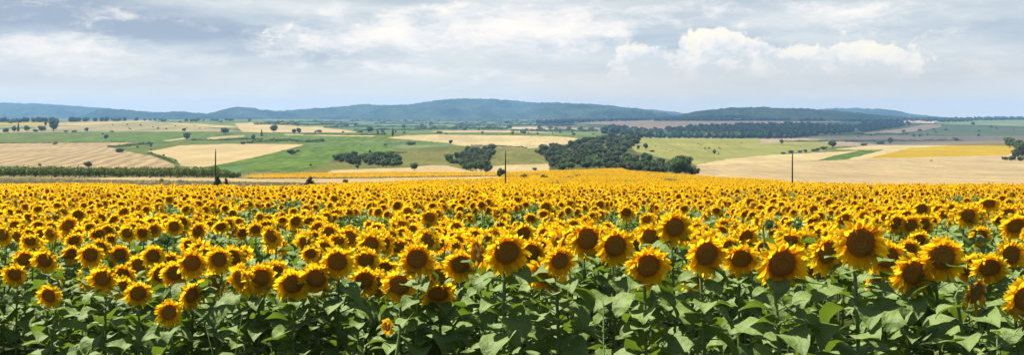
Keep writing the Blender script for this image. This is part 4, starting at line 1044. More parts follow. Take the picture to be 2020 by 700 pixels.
# the heads that can be told apart in the photograph: px, row, width px, yaw, pitch, label
HEADS = [
 (998,496,82,12,14,'broad sunflower with the biggest bloom of the central front row, full dark disc'),
 (1049,496,58,-8,20,'half hidden sunflower directly right of the broad central front bloom'),
 (1102,512,57,10,4,'small round sunflower overlapping a drooping one, centre right'),
 (1078,540,76,-4,34,'drooping sunflower whose disc is half covered by a smaller bloom in front'),
 (1156,470,70,8,4,'upright sunflower with ringed disc, left of a matching pair right of centre'),
 (1212,483,72,5,6,'upright sunflower with ringed disc, right of a matching pair right of centre'),
 (908,520,60,6,12,'upright sunflower just left of the gap before the broad central bloom'),
 (950,497,66,-58,12,'sunflower turned sideways, tucked behind the broad central bloom'),
 (1030,459,46,22,18,'smaller sunflower peeping above the central front row'),
 (1329,447,64,2,2,'highest sunflower of the right-hand front group, standing above its neighbours'),
 (1390,499,78,14,8,'upright sunflower right below the highest front bloom, petals swept left'),
 (1276,522,80,4,16,'wide sunflower with one petal folded over its disc and a pale spot below'),
 (1461,508,68,-6,26,'drooping sunflower with green leaf tip against its right side'),
 (1538,518,94,6,14,'very large sunflower with a ragged petal fringe, low in the right group'),
 (1555,478,56,8,12,'medium sunflower behind and above the very large ragged one'),
 (1626,497,76,22,8,'sunflower with leaf shadows across its lit disc, right group'),
 (1369,548,58,4,30,'low orange sunflower half hidden beneath the upright swept one'),
 (1439,487,52,-14,22,'sunflower behind the drooping one with the leaf tip'),
 (1257,484,52,4,24,'sunflower squeezed behind the wide bloom with folded petal'),
 (1285,466,54,-24,14,'sunflower behind and left of the highest front bloom'),
 (1591,524,62,10,24,'shadowed sunflower tucked between the very large ragged bloom and its right neighbour'),
 (1424,537,52,6,30,'shaded sunflower low behind the upright swept one'),
 (1694,477,94,-2,2,'largest tallest sunflower at right with a perfectly round full disc'),
 (1748,506,74,-10,16,'sunflower half behind the largest tallest bloom, to its right'),
 (1797,537,82,12,14,'big low sunflower left of the bright ringed bloom'),
 (1855,506,82,0,4,'bright sunflower with ringed disc facing straight out, right side'),
 (1916,576,72,34,20,'withered sunflower with curled brown petals and pale ripening disc'),
 (2016,586,82,8,10,'sunflower cut by the right edge of the picture, low down'),
 (1989,501,62,6,4,'neat small-disc sunflower near the right edge above the cut-off one'),
 (1905,524,64,20,26,'drooping sunflower behind the withered one'),
 (1950,526,66,-12,26,'drooping shaded sunflower right of and above the withered one'),
 (1907,424,46,4,6,'round sunflower standing clear highest near the right edge'),
 (1764,439,42,18,14,'left bloom of three in a row behind the largest tallest sunflower'),
 (1794,443,42,4,8,'middle bloom of three in a row behind the largest tallest sunflower'),
 (1819,441,41,-10,14,'right bloom of three in a row behind the largest tallest sunflower'),
 (1931,464,42,0,16,'sunflower above the shaded pair by the right edge'),
 (1809,472,46,4,28,'nodding sunflower above the bright ringed bloom, its disc half covered'),
 (1790,490,48,-8,26,'nodding sunflower between the largest bloom and the bright ringed one'),
 (1731,552,56,10,30,'low shaded sunflower under the largest tallest bloom'),
 (666,514,64,2,14,'sunflower with full wide disc left of centre, above a pale leaf'),
 (624,547,64,6,16,'big sunflower with a pale leaf over its lower right, left of centre'),
 (719,551,58,6,12,'sunflower with evenly spread petals between two bigger neighbours left of centre'),
 (789,560,66,6,8,'front sunflower with a clean oval disc, in the row left of centre'),
 (754,558,58,-34,12,'sunflower turned aside, half behind the front one with the oval disc'),
 (823,509,68,-4,14,'large sunflower standing above the row left of centre'),
 (865,577,68,-4,40,'nodding sunflower hanging face down with a leaf tip across it, centre left'),
 (871,542,58,-6,28,'sunflower half hidden above the face-down nodding one'),
 (722,512,52,10,16,'sunflower behind the evenly spread one'),
 (760,528,50,0,28,'sunflower showing only its upper half behind the front row left of centre'),
 (578,558,64,12,14,'sunflower at the right of a tight row of four, left third'),
 (543,539,60,12,10,'third bloom of a tight row of four, left third'),
 (512,547,62,20,10,'second bloom of a tight row of four, left third'),
 (482,549,62,-30,10,'leftmost bloom of a tight row of four, turned aside'),
 (336,614,50,0,-4,'low lone sunflower in front of the field with its disc in full light, left'),
 (373,581,50,58,4,'sunflower seen nearly edge on, just right of the low lone one'),
 (422,556,52,16,8,'sunflower on a tall visible stem right of the edge-on one'),
 (380,517,57,8,12,'wide sunflower standing over the low lone one, left third'),
 (345,537,50,14,12,'sunflower left below the wide one, left third'),
 (318,539,48,22,10,'sunflower left of a pair above the low lone one'),
 (434,510,50,4,6,'round facing sunflower above the tall-stemmed one'),
 (463,506,52,-10,20,'nodding sunflower touching the right of the round facing one'),
 (304,503,44,4,10,'sunflower above the pair in the left third'),
 (337,513,38,10,20,'small sunflower squeezed between the wide one and its left neighbour'),
 (91,512,48,0,14,'sunflower with full disc over a bare stem near the left edge'),
 (101,581,48,-14,14,'lowest sunflower near the left edge, alone under the front row'),
 (48,510,42,24,10,'sunflower facing right on a dark stem near the left edge'),
 (31,540,44,12,16,'sunflower below the right-facing one near the left edge'),
 (124,547,44,-62,6,'sunflower turned edge on near the left edge'),
 (180,501,47,8,10,'tall sunflower in the left quarter'),
 (204,548,52,8,10,'bold front sunflower in the left quarter with full round disc'),
 (172,549,46,-40,10,'sunflower turned aside, left of the bold front one'),
 (273,577,50,16,6,'lowest sunflower of a pair right of the bold front one'),
 (243,567,48,18,10,'upper left sunflower of the low pair right of the bold front one'),
 (243,540,45,8,16,'sunflower above the low pair, left quarter'),
 (276,521,43,8,8,'sunflower high right of the bold front one'),
 (237,500,40,10,14,'sunflower behind and above the bold front one'),
 (143,499,36,6,12,'small sunflower between the tall one and the full disc over bare stem'),
 (199,488,40,4,12,'sunflower right behind the tall one of the left quarter'),
 (7,462,40,0,6,'sunflower cut by the left edge of the picture'),
 (2,549,38,0,12,'lower sunflower cut by the left edge of the picture'),
]
YS = []
hand = []
for (px, row, w, yaw, pitch, lab) in HEADS:
    w = w * 1.18; Y = F * .37 / w
    X = (px - CX) / F * Y
    zh = ZC - (row - HY) / F * Y
    gz = float(ground_z(X, Y)); h = zh - gz
    if px in (1102, 1916, 434): Y = {1102: 7.3, 1916: 6.2, 434: 10.4}[px]; X = (px - CX) / F * Y; zh = ZC - (row - HY) / F * Y; gz = float(ground_z(X, Y)); h = zh - gz
    if row > 575 and px < 400: Y = {336: 10.0, 101: 10.9, 373: 10.3, 273: 10.9}.get(px, Y); X = (px - CX) / F * Y; zh = ZC - (row - HY) / F * Y; h = zh - float(ground_z(X, Y))
    s = 1.0
    for it in range(40):       # keep plants between 0.95 and 2.0 m
        if h > 1.98: Y *= 1.012
        elif h < (1.0 if row < 600 else .7): Y *= .988
        else: break
        X = (px - CX) / F * Y; zh = ZC - (row - HY) / F * Y; gz = float(ground_z(X, Y)); h = zh - gz
    s = w * Y / F / .352
    hand.append((px, row, w, X, Y, h, s, yaw, pitch, lab))
for (px, row, w, X, Y, h, s, yaw, pitch, lab) in hand:
    kind = 'withered' if 'withered sunflower' in lab else 'open'
    sunflower(X, Y, h, s, yaw + math.degrees(math.atan2(-X, Y)) * .0, pitch, lab, None, 2, kind, random.uniform(-12, 12), 29 if Y < 10 else 24)
# the young side bloom and unopened buds
def special(px, row, Y, s, yaw, pitch, lab, kind='open', leafn=7):
    X = (px - CX) / F * Y; h = ZC - (row - HY) / F * Y - float(ground_z(X, Y))
    sunflower(X, Y, h, s, yaw, pitch, lab, None, 2, kind, 0, leafn)
special(770, 642, 7.4, .40, -42, 2, 'tiny half-opened sunflower low among the leaves, left of centre', 'open', 8)
special(1515, 442, 12.0, .8, 20, -30, 'green unopened bud rising above the blooms right of centre, left of two', 'bud')
special(1574, 440, 11.5, .8, -10, -40, 'green unopened bud right of two, above the very large ragged bloom', 'bud')
special(621, 462, 19, 1.3, 0, -20, 'green unopened bud among the blooms left of centre', 'bud')
special(216, 458, 18, 1.3, 0, -20, 'green unopened bud standing up in the left quarter', 'bud')
special(328, 474, 16, 1.3, 10, -20, 'green unopened bud in the left third', 'bud')
special(747, 480, 15, 1.3, 0, -10, 'green unopened bud just behind the front row left of centre', 'bud')

# ------------------------------------------------------------------ the rest of the field
def scatter():
    ang = R(9); ca, sa = math.cos(ang), math.sin(ang)
    P = []
    def band(y0, y1, drow, dpl):
        L = y1 * .72 + 8
        us = np.arange(-L * 1.3 - 60, L * 1.3 + 60, drow); vs = np.arange(y0 * .7 - 60, y1 * 1.3 + 80, dpl)
        U, Vv = np.meshgrid(us, vs)
        U = U + rng.normal(0, .07, U.shape) + .25 * (fbm(Vv / 15, U / 40, 3) - .5); Vv = Vv + rng.normal(0, .09, U.shape)
        x = U * ca + Vv * sa; y = -U * sa + Vv * ca
        px = px_of(x, np.maximum(y, .1))
        ok = (y >= y0) & (y < y1) & (px > -260) & (px < 2280)
        x, y = x[ok], y[ok]
        if y0 >= 30:
            x = x + rng.normal(0, drow * (.2 if y0 < 60 else .35), x.shape); y = y + rng.normal(0, dpl * 1.5, x.shape)
        ok = in_field(x, y); x, y = x[ok], y[ok]
        gap = np.where(y < 60, fbm(x / 2.6 + 31, y / 5.5, 21, 3), fbm(x / 7 + 31, y / 22, 23, 3))
        ok = (gap > np.where(y < 60, .425, .36))
        P.append(np.stack([x[ok], y[ok]], -1))
    band(5, 35, .78, .36); band(35, 62, .80, .42); band(62, 105, .80, .46); band(105, 150, .80, .5); band(150, 380, .95, .62)
    return np.concatenate(P)
P = scatter()
# second yellow field behind the verge
gx, gy = np.meshgrid(np.arange(-115, 45, .85), np.arange(270, 425, .75))
gx = (gx + rng.normal(0, .2, gx.shape)).ravel(); gy = (gy + rng.normal(0, .2, gy.shape)).ravel()
gpx = px_of(gx, gy); gr = HY + F * (ZC - ground_z(gx, gy)) / gy
edge_lo = np.interp(gpx, [478, 505, 700, 985, 1250], [352, 353.5, 352.5, 348.5, 346])
edge_hi = np.interp(gpx, [478, 490, 540, 640, 800, 980, 1100, 1250], [350, 346, 342.5, 340.6, 338.6, 339.5, 336, 331])
H2 = np.clip(.55 + (edge_lo - gr) * .22, .55, 1.6)
k = (gr < edge_lo) & (gr - F * H2 / gy > edge_hi) & (gpx > 480) & (gpx < 1250)
H2 = H2[k]
P2 = np.stack([gx[k], gy[k]], -1)

x, y = P[:, 0], P[:, 1]; px = px_of(x, y)
gz = ground_z(x, y)
lowf = fbm(x / 4, y / 4, 40, 2)
hn = np.clip((y - 10) / 15, 0, 1); h = PLANT - .02 + (.08 + .08 * hn) * (lowf - .5) * 2 + rng.normal(0, 1, len(x)) * (.06 + .05 * hn); h = np.clip(h, 1.3, 1.80 + .15 * hn)
s = np.clip(rng.normal(1.0, .17, len(x)), .55, 1.38)
row = HY + F * (ZC - gz - h) / y
rad = .16 * s * F / y
keep = np.ones(len(x), bool)
# bare patches of the crop where the blooms failed and the leaves show
for (gpx_, grow_, grx, gry, gp) in [(340, 421, 52, 13, .85), (470, 432, 40, 8, .6), (715, 434, 62, 17, .85), (950, 443, 50, 22, .85), (1050, 442, 24, 44, .85), (1120, 428, 44, 11, .8), (1500, 386, 80, 10, .8), (1620, 383, 60, 6, .7), (1440, 440, 50, 7, .7), (580, 480, 60, 9, .5), (230, 470, 50, 7, .5), (1290, 418, 30, 8, .6)]:
    q_ = ((px - gpx_) / grx) ** 2 + ((row - grow_) / gry) ** 2 < 1
    q_ &= rng.random(len(x)) < gp
    h[q_] *= .74; s[q_] = -1
HP = np.array([[a[0], a[1], a[2] / 2, a[4], a[3], a[4]] for a in hand])
near = np.nonzero(y < 24)[0]
for i in near:
    d = np.hypot(HP[:, 0] - px[i], HP[:, 1] - row[i]); behind = HP[:, 3] > y[i] - .25
    if np.any(behind & (d < .95 * (rad[i] + HP[:, 2]))): keep[i] = False; continue
    if np.any(np.hypot(HP[:, 4] - x[i], HP[:, 5] - y[i]) < .22): keep[i] = False; continue
    # nothing new stands before the picked-out front row
    if y[i] < 17:
        fr = (np.abs(HP[:, 0] - px[i]) < 45) & (HP[:, 3] > y[i]) & (row[i] > HP[:, 1] + 12)
        if np.any(fr): h[i] = min(h[i], .95 + .2 * rng.random()); s[i] = -1
idx = np.nonzero(keep)[0]
x, y, px, gz, h, s, row, rad = [a[idx] for a in (x, y, px, gz, h, s, row, rad)]
yaw = rng.normal(8, 26, len(x)); yaw = np.where(rng.random(len(x)) < .10, rng.uniform(-45, 75, len(x)), yaw)
pitch = np.clip(rng.normal(22, 14, len(x)), -10, 62)
# which plants show largest and free of others -> plants of their own
W_, H_ = 1010, 350
mask = np.zeros((H_, W_), bool)
def stamp(cx, cy, rr, test=True):
    x0, x1 = int(max(0, (cx - rr) / 2)), int(min(W_, (cx + rr) / 2 + 1)); y0, y1 = int(max(0, (cy - rr) / 2)), int(min(H_, (cy + rr) / 2 + 1))
    if x1 <= x0 or y1 <= y0: return 0
    yy, xx = np.mgrid[y0:y1, x0:x1]; c = (xx * 2 - cx) ** 2 + (yy * 2 - cy) ** 2 < rr * rr
    tot = c.sum(); sub = mask[y0:y1, x0:x1]
    fr = (c & ~sub).sum() / max(1, tot)
    sub |= c
    return fr
order = [(a[4], -1, a[0], a[1], a[2] * .48) for a in hand] + [(y[i], i, px[i], row[i], rad[i] * .95) for i in range(len(x)) if y[i] < 34 and s[i] > 0]
order.sort()
N_OWN = 300 - SUN_N[0]
own = []
for (yy_, i, a, b_, rr) in order:
    fr = stamp(a, b_, rr)
    if i >= 0 and fr > .45 and 6 < a < 2014 and len(own) < N_OWN: own.append(i)
own_set = set(own)
for i in own:
    side = 'left' if px[i] < 520 else ('middle' if px[i] < 1250 else 'right')
    lab = {'left': 'yellow sunflower in the packed rows behind the front blooms, left part of the field',
           'middle': 'yellow sunflower in the packed rows behind the front blooms, middle of the field',
           'right': 'yellow sunflower in the packed rows behind the front blooms, right part of the field'}[side]
    sunflower(float(x[i]), float(y[i]), float(h[i]), float(s[i]), float(yaw[i]), float(pitch[i]), lab, 'sunflowers in the packed rows, ' + side, 1, 'open', random.uniform(-15, 15))
print('own sunflowers', SUN_N[0], 'farthest', max(y[i] for i in own), 'field plants', len(x))

# lower-detail plants, all of them one crop
def proto(gs):
    """list of (Geo, mat) -> arrays"""
    V = []; Fc = []; Mt = []; Tt = []; n = 0
    for g, m in gs:
        v, f, mm, t = g.arrays(); V.append(v); Tt.append(t)
        for q in f: Fc.append(tuple(i + n for i in q)); Mt.append(m)
        n += len(v)
    sizes = np.array([len(q) for q in Fc]); idx = np.array([i for q in Fc for i in q])
    return np.concatenate(V), sizes, idx, np.array(Mt), np.concatenate(Tt)
def flat_disc(seg, m_rd=.088, h=.014):
    return disc_geo(2, seg, m_rd, h, .0)
HEAD_LOD = {
 1: [proto([(petal_ring(200 + i, [(18, 18, 18), (17, -8, 16)], 4, 2, W=.022), 0), (disc_geo(4, 14, rd=.094, h=.020), 1)]) for i in range(4)],
 2: [proto([(petal_ring(210 + i, [(12, 16, 18), (11, -10, 16)], 3, 2, W=.029), 0), (flat_disc(9), 1)]) for i in range(4)],
 3: [proto([(petal_ring(220 + i, [(9, 14, 18), (7, -8, 15)], 3, 2, W=.040), 0), (disc_geo(1, 7, rd=.070, h=.012, dimple=0), 1)]) for i in range(4)],
 4: [proto([(petal_ring(230 + i, [(9, 6, 24)], 2, 2, W=.075), 0), (disc_geo(1, 5, rd=.056, h=.02, dimple=0), 1)]) for i in range(4)],
}
BODY_LOD = {
 1: [proto([(foliage_geo(240 + i, 9, 4, 3, lo=.40), 2), (stem_geo(250 + i, n=4), 3)]) for i in range(4)],
 2: [proto([(foliage_geo(260 + i, 7, 3, 3, lo=.5), 2), (stem_geo(270 + i, n=3), 3)]) for i in range(4)],
 3: [proto([(foliage_geo(280 + i, 5, 3, 2, lo=.6), 2)]) for i in range(4)],
 4: [proto([(foliage_geo(290 + i, 2, 2, 2, lo=.75), 2)]) for i in range(4)],
}
class Bulk:
    def __init__(s): s.v = []; s.sz = []; s.ix = []; s.m = []; s.t = []; s.n = 0
    def add(s, pr, pos, rot, sc):
        v, sizes, idx, m, t = pr; k = len(pos); nv = len(v)
        if k == 0: return
        w = np.einsum('kij,vj->kvi', rot, v) * sc[:, None, :] if sc.ndim == 2 else np.einsum('kij,vj->kvi', rot, v) * sc[:, None, None]
        w = w + pos[:, None, :]
        s.v.append(w.reshape(-1, 3)); s.sz.append(np.tile(sizes, k)); s.m.append(np.tile(m, k)); s.t.append(np.tile(t, k))
        s.ix.append((idx[None, :] + (np.arange(k) * nv)[:, None] + s.n).ravel()); s.n += k * nv
    def mesh(s, name, mats):
        return raw_mesh(name, np.concatenate(s.v), np.concatenate(s.sz), np.concatenate(s.ix), mats, np.concatenate(s.m), np.concatenate(s.t))
def rot_head(yaw, pitch, roll):
    a, b_, c = np.radians(yaw), np.radians(pitch), np.radians(roll)
    z0 = np.zeros_like(a); o1 = np.ones_like(a)
    Rz_ = np.stack([np.cos(a), -np.sin(a), z0, np.sin(a), np.cos(a), z0, z0, z0, o1], -1).reshape(-1, 3, 3)
    Rx_ = np.stack([o1, z0, z0, z0, np.cos(b_), -np.sin(b_), z0, np.sin(b_), np.cos(b_)], -1).reshape(-1, 3, 3)
    Ry_ = np.stack([np.cos(c), z0, np.sin(c), z0, o1, z0, -np.sin(c), z0, np.cos(c)], -1).reshape(-1, 3, 3)
    return Rz_ @ Rx_ @ Ry_
rest = np.array([i for i in range(len(x)) if i not in own_set])
def lay_crop(B, x, y, gz, h, s, yaw, pitch, lodf):
    lod = lodf(y); var = rng.integers(0, 4, len(x)); roll = rng.uniform(0, 360, len(x)); ry = rng.uniform(0, 360, len(x))
    for L_ in (1, 2, 3, 4):
        for v_ in range(4):
            k = np.nonzero((lod == L_) & (var == v_))[0]
            if len(k) == 0: continue
            pos = np.stack([x[k], y[k], gz[k]], -1)
            B.add(BODY_LOD[L_][v_], pos, rot_head(ry[k], np.zeros(len(k)), np.zeros(len(k))), np.stack([np.ones(len(k)), np.ones(len(k)), h[k] / 1.5], -1))
            k = k[s[k] > 0]
            if len(k) == 0: continue
            off = np.stack([.03 * np.sin(np.radians(yaw[k])), -.03 * np.cos(np.radians(yaw[k])), h[k]], -1)
            B.add(HEAD_LOD[L_][v_], np.stack([x[k], y[k], gz[k]], -1) + off, rot_head(yaw[k], pitch[k], roll[k] * 0 + rng.uniform(-25, 25, len(k))), s[k])
def lodf(y): return np.where(y < 34, 1, np.where(y < 70, 2, np.where(y < 150, 3, 4)))
B = Bulk()
sb = np.where(y > 150, s * 1.25, s)
lay_crop(B, x[rest], y[rest], gz[rest], h[rest], sb[rest], yaw[rest], pitch[rest], lodf)
o = link('sunflower_crop', B.mesh('sunflower crop', [M_PETAL, M_DISC, M_LEAF_FAR, M_STEM]))
tag(o, 'dense mass of yellow sunflowers filling the field back to the far trees', 'sunflowers', None, 'stuff')
print('crop faces', sum(len(a) for a in B.sz))
B = Bulk(); n2 = len(P2)
lay_crop(B, P2[:, 0], P2[:, 1], ground_z(P2[:, 0], P2[:, 1]), H2 + rng.normal(0, .08, n2), np.full(n2, 1.65), rng.normal(6, 22, n2), rng.normal(20, 11, n2), lambda y: np.full(len(y), 4))
o = link('sunflower_crop', B.mesh('far sunflower crop', [M_PETAL, M_DISC, M_LEAF_FAR, M_STEM]))
tag(o, 'narrow band of distant sunflowers behind the pale stubble', 'sunflowers', None, 'stuff')

# a thistle-like weed and loose grass stalks before the leaves
def weed(px, row_top, Y, label):
    X = (px - CX) / F * Y; z = float(ground_z(X, Y)); h = ZC - (row_top - HY) / F * Y - z; r = random.Random(px)
    e = bpy.data.objects.new('weed_plant', None); COL.objects.link(e); e.location = (X, Y, z); tag(e, label, 'weed')
    g = Geo(); tube(g, [(0, 0, -.03), (.01, 0, h * .5), (.0, .01, h)], [.008, .006, .003], 5); link('stem', g.mesh('weed stem', [M_STEM]), e)
    g = Geo()
    for k in range(70):
        f = .35 + .65 * k / 70; a = 2.4 * k; L_ = (.11 - .07 * f) * r.uniform(.7, 1.2); u = np.array([math.cos(a), math.sin(a), .45]); w = np.array([-math.sin(a), math.cos(a), 0]) * .008
        p = np.array([0, 0, h * f]); g.add([p, p + u * L_ * .5 + w, p + u * L_, p + u * L_ * .5 - w], [(0, 1, 2, 3)], 0, .3)
    link('foliage', g.mesh('weed foliage', [M_BRACT]), e)
weed(1190, 590, 5.9, 'feathery green weed standing among the leaves right of centre')
weed(1968, 655, 5.4, 'feathery green weed low among the leaves near the right edge')
def stalk(px0, row0, px1, row1, Y, label):
    X0 = (px0 - CX) / F * Y; z0 = float(ground_z(X0, Y)); g = Geo()
    p1 = np.array([(px1 - px0) / F * Y, 0, ZC - (row1 - HY) / F * Y - z0]); m_ = np.array([p1[0] * .25, .0, p1[2] * .6])
    tube(g, [(0, 0, 0), m_, p1], [.004, .0035, .0015], 4)
    o = link('grass_stalk', g.mesh('grass stalk', [M_STEM]), None, (X0, Y, z0)); tag(o, label, 'grass stalk')
stalk(452, 760, 478, 618, 8.9, 'thin pale grass stalk leaning right in front of the leaves, left third')
stalk(440, 760, 405, 640, 9.0, 'thin grass stalk leaning left beside another, left third')

# ------------------------------------------------------------------ light, sky, air
EXPO = 1.15
EL = R(62); AZ = R(-72)        # sun: high at the left, a little beyond the field (azimuth from +Y towards +X)
sd = Vector((math.sin(AZ) * math.cos(EL), math.cos(AZ) * math.cos(EL), math.sin(EL)))
sl = bpy.data.lights.new('sun', 'SUN'); sl.energy = 5.0; sl.angle = R(.53); sl.color = (1.0, .955, .88)
so = bpy.data.objects.new('sun', sl); COL.objects.link(so); so.location = sd * 300
so.rotation_euler = (-sd).to_track_quat('-Z', 'Y').to_euler()

w = bpy.data.worlds.new('World'); scene.world = w; w.use_nodes = True
nt = w.node_tree; nt.nodes.clear(); N = NT(nt)
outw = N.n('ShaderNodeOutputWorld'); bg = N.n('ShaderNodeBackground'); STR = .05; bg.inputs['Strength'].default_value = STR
sky = N.n('ShaderNodeTexSky', sky_type='NISHITA'); sky.sun_disc = False; sky.sun_elevation = EL; sky.sun_rotation = AZ
sky.altitude = 200; sky.air_density = 1.0; sky.dust_density = 1.5
co = N.coord('Generated'); sep = N.n('ShaderNodeSeparateXYZ'); N.l(co, sep.inputs[0])
sx, sy, sz = sep.outputs
A = N.math('ARCTAN2', sx, sy)
hyp = N.math('SQRT', N.math('ADD', N.math('MULTIPLY', sx, sx), N.math('MULTIPLY', sy, sy)))
E = N.math('DIVIDE', sz, N.math('MAXIMUM', hyp, .01))
def wnoise(sx_, sy_, detail, rough, seed, warp=None):
    x = N.n('ShaderNodeCombineXYZ'); a_, e_ = A, E
    N.l(N.math('MULTIPLY', a_, sx_), x.inputs[0]); N.l(N.math('MULTIPLY', e_, sy_), x.inputs[1]); x.inputs[2].default_value = seed
    v = x.outputs[0]
    if warp:
        wn = N.n('ShaderNodeTexNoise'); N.l(v, wn.inputs['Vector']); wn.inputs['Scale'].default_value = 2.2; wn.inputs['Detail'].default_value = 4
        mv = N.n('ShaderNodeVectorMath', operation='MULTIPLY_ADD'); N.l(wn.outputs['Color'], mv.inputs[0]); mv.inputs[1].default_value = (warp,) * 3; N.l(v, mv.inputs[2]); v = mv.outputs[0]
    return N.math('SUBTRACT', N.noise(v, 1.0, detail, rough), .5)
def sstep(v, lo, hi, o0=0.0, o1=1.0):
    m = N.n('ShaderNodeMapRange', interpolation_type='SMOOTHSTEP'); N.l(v, m.inputs[0])
    m.inputs[1].default_value = lo; m.inputs[2].default_value = hi; m.inputs[3].default_value = o0; m.inputs[4].default_value = o1
    return m.outputs[0]
def blob(px, row, wx, wy, amp):
    u = (px - CX) / F; v = (HY - row) / F
    a0 = math.atan(u); e0 = v / math.sqrt(1 + u * u)
    da = N.math('DIVIDE', N.math('SUBTRACT', A, a0), wx / F); de = N.math('DIVIDE', N.math('SUBTRACT', E, e0), wy / F)
    q = N.math('ADD', N.math('MULTIPLY', da, da), N.math('MULTIPLY', de, de))
    return N.math('MULTIPLY', N.math('EXPONENT', N.math('MULTIPLY', q, -1.0)), amp)
def total(items):
    t = items[0]
    for i_ in items[1:]: t = N.math('ADD', t, i_)
    return t
def over(base, col, alpha): return N.mix(alpha, base, col)
# thin grey-blue layer far off, streaked
n1 = wnoise(5, 30, 6, .55, 1.3, .5)
thin = N.ramp(N.math('ADD', N.math('MULTIPLY', n1, 1.9), total([N.math('ADD', .5, blob(230, 58, 330, 30, -.42)), blob(30, 18, 200, 30, -.22), blob(420, 62, 120, 18, -.12), blob(1420, 55, 230, 40, -.10), blob(150, 165, 260, 24, -.14), blob(600, 185, 330, 24, -.08), blob(720, 108, 150, 14, -.2), blob(760, 3, 180, 10, -.25), blob(1850, 60, 260, 50, -.02)]), clamp=True),
    [(0.0, srgb(160, 174, 194)), (.3, srgb(186, 198, 211)), (.55, srgb(207, 215, 222)), (.8, srgb(224, 229, 233)), (1.0, srgb(240, 240, 240))])
# stratocumulus patches, brighter, with ragged upper edges
n2 = wnoise(11, 34, 9, .60, 5.1, .7); n3 = wnoise(48, 95, 7, .62, 8.3, .6)
strato = total([blob(30, 100, 150, 34, .75), blob(260, 108, 240, 16, .42), blob(640, 70, 190, 40, .60), blob(560, 24, 170, 14, .40), blob(900, 55, 190, 52, .75), blob(1110, 55, 150, 62, .60), blob(1260, 54, 90, 24, .55), blob(830, 140, 240, 16, .50), blob(420, 170, 120, 28, .35), blob(90, 145, 140, 14, .25), blob(1120, 115, 110, 22, .4),
                blob(1050, 158, 36, 13, .75), blob(1640, 16, 170, 22, .40), blob(1880, 60, 200, 30, .22), blob(1930, 125, 52, 34, .72), blob(1560, 45, 120, 18, .25), blob(1300, 205, 300, 12, .35), blob(1700, 185, 260, 14, .25), blob(1110, 20, 260, 14, .2)])
d2 = N.math('ADD', N.math('ADD', strato, N.math('MULTIPLY', n2, 2.6)), N.math('MULTIPLY', n3, .8))
a2 = N.math('MULTIPLY', sstep(d2, .12, .80), .95)
s2 = N.math('ADD', N.math('MULTIPLY', wnoise(17, 44, 9, .64, 2.2, .6), 2.8), N.math('ADD', N.math('MULTIPLY', d2, .42), .22), clamp=True)
strat_c = N.ramp(s2, [(0.0, srgb(200, 209, 220)), (.35, srgb(224, 227, 232)), (.65, srgb(244, 241, 240)), (1.0, srgb(255, 250, 244))])
sky_c = over(thin, strat_c, a2)
# the heaped cumulus at right: crisp cauliflower tops, soft pale base
n4 = wnoise(24, 30, 10, .62, 3.3, .55); n5 = wnoise(75, 85, 6, .6, 6.6, .5)
heap = total([blob(1262, 122, 62, 36, .9), blob(1232, 150, 34, 40, .6), blob(1385, 96, 58, 44, 1.0), blob(1450, 112, 80, 46, .85), blob(1560, 128, 110, 40, .8), blob(1740, 128, 80, 40, .85), blob(1660, 140, 130, 32, .7), blob(1350, 150, 150, 26, .45)])
d4 = N.math('ADD', heap, N.math('ADD', N.math('MULTIPLY', n4, 2.3), N.math('MULTIPLY', n5, 1.1)))
a4 = N.math('MULTIPLY', sstep(d4, .40, .66), N.math('MULTIPLY', sstep(E, (HY - 188) / F, (HY - 128) / F, .0, 1.0), .95))
s4 = N.math('ADD', N.math('MULTIPLY', N.math('SUBTRACT', E, (HY - 172) / F), F / 115.0), N.math('ADD', N.math('MULTIPLY', wnoise(34, 46, 9, .64, 9.1, .6), 3.0), N.math('MULTIPLY', N.math('SUBTRACT', d4, .6), -.30)), clamp=True)
cum = N.ramp(s4, [(0.0, srgb(208, 216, 226)), (.26, srgb(228, 231, 236)), (.5, srgb(246, 243, 240)), (.85, srgb(255, 250, 234))])
cloudy = over(sky_c, cum, a4)
low = sstep(E, .0, .085, .9, 0.0)
cloudy = N.mix(low, cloudy, (.86, .81, .72, 1))
sc_ = N.n('ShaderNodeMix', data_type='RGBA', blend_type='MULTIPLY'); sc_.inputs[0].default_value = 1.0
N.l(cloudy, sc_.inputs[6]); k_ = 1.10 / STR / 2 ** EXPO; sc_.inputs[7].default_value = (k_ * 1.03, k_ * 1.0, k_ * .945, 1)
# closed deck towards the horizon ahead, broken blue sky overhead
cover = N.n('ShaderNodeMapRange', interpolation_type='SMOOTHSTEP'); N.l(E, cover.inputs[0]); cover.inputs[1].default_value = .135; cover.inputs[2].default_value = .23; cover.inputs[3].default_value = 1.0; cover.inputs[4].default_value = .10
ahead = sstep(sy, -.35, .15)  # unseen sky behind the camera kept clear of deck, to deepen leaf shade
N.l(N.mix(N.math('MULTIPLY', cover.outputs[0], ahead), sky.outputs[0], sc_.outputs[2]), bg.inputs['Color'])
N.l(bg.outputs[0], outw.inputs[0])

# the air
mh, nth, outh = new_mat('haze air'); Nh = NT(nth)
pv = Nh.n('ShaderNodeVolumePrincipled'); pv.inputs['Color'].default_value = (.30, .58, 1.0, 1); pv.inputs['Density'].default_value = 8.5e-5; pv.inputs['Anisotropy'].default_value = .0
Nh.l(pv.outputs[0], outh.inputs['Volume'])
g = Geo(); box(g, (0, 4600, 28), (16000, 10000, 256))
hz = link('haze', g.mesh('haze', [mh], False)); tag(hz, kind='stuff')

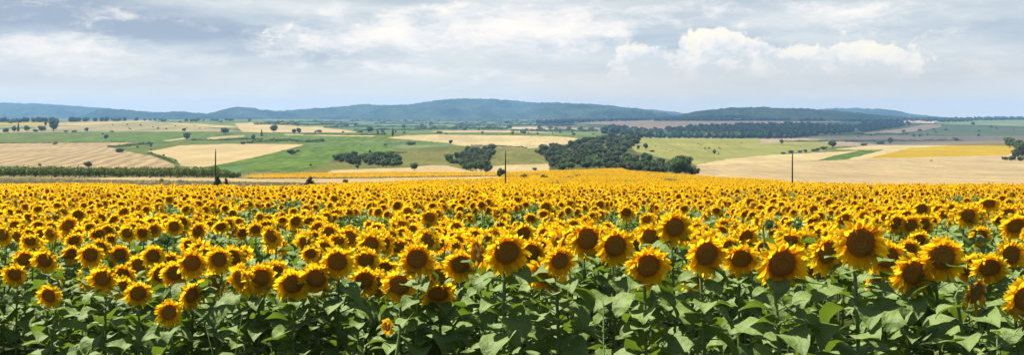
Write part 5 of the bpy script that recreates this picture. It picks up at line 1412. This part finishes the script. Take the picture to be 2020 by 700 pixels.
# a fair-weather cloud overhead, out of the frame, that shades the right-hand distance
def cloud(cx, cy, rx, ry, z, seed):
    nr, na = 26, 72; V = []; Fc = []
    for side in (1, -1):
        for i in range(nr + 1):
            q = i / nr
            for k in range(na):
                a = 2 * math.pi * k / na
                e = 1 + .45 * (float(fbm(np.array([3 + 2.2 * math.cos(a)]), np.array([3 + 2.2 * math.sin(a)]), seed, 4)[0]) - .5)
                xx, yy = cx + rx * q * e * math.cos(a), cy + ry * q * e * math.sin(a)
                t = max(0.0, 1 - q * q) ** .5
                b = float(fbm(np.array([xx / 260]), np.array([yy / 260]), seed + 5, 4)[0])
                V.append((xx, yy, z + (t * (120 + 260 * b) if side > 0 else -t * 30 * b)))
    M = (nr + 1) * na
    for off_, fl in ((0, False), (M, True)):
        for i in range(nr):
            for k in range(na):
                f = (off_ + i * na + k, off_ + (i + 1) * na + k, off_ + (i + 1) * na + (k + 1) % na, off_ + i * na + (k + 1) % na)
                Fc.append(f[::-1] if fl else f)
    m, nt_, out_ = new_mat('cloud vapour'); n_ = NT(nt_)
    d = n_.n('ShaderNodeBsdfDiffuse'); d.inputs[0].default_value = (.92, .92, .93, 1); t_ = n_.n('ShaderNodeBsdfTransparent')
    mx = n_.n('ShaderNodeMixShader'); mx.inputs[0].default_value = .36; n_.l(d.outputs[0], mx.inputs[1]); n_.l(t_.outputs[0], mx.inputs[2])
    mx.inputs[0].default_value = .62; n_.l(mx.outputs[0], out_.inputs[0])
    g = Geo(); g.add(V, Fc); o = link('cloud', g.mesh('cloud', [m])); tag(o, kind='structure')
CH = 1500.0
off = sd / sd.z * CH
cloud(960 + off.x, 2950 + off.y, 950, 1650, CH, 3)

# ------------------------------------------------------------------ output
scene.render.engine = 'CYCLES'
c = scene.cycles
c.use_denoising = True
try:
    c.denoiser = 'OPENIMAGEDENOISE'; c.denoising_input_passes = 'RGB_ALBEDO_NORMAL'; c.denoising_prefilter = 'ACCURATE'
except Exception: pass
c.max_bounces = 6; c.diffuse_bounces = 3; c.glossy_bounces = 2; c.transmission_bounces = 3; c.volume_bounces = 1; c.transparent_max_bounces = 4
c.caustics_reflective = False; c.caustics_refractive = False
scene.view_settings.view_transform = 'Standard'; scene.view_settings.look = 'None'
scene.view_settings.exposure = EXPO; scene.view_settings.gamma = 1.0; scene.view_settings.use_curve_mapping = False
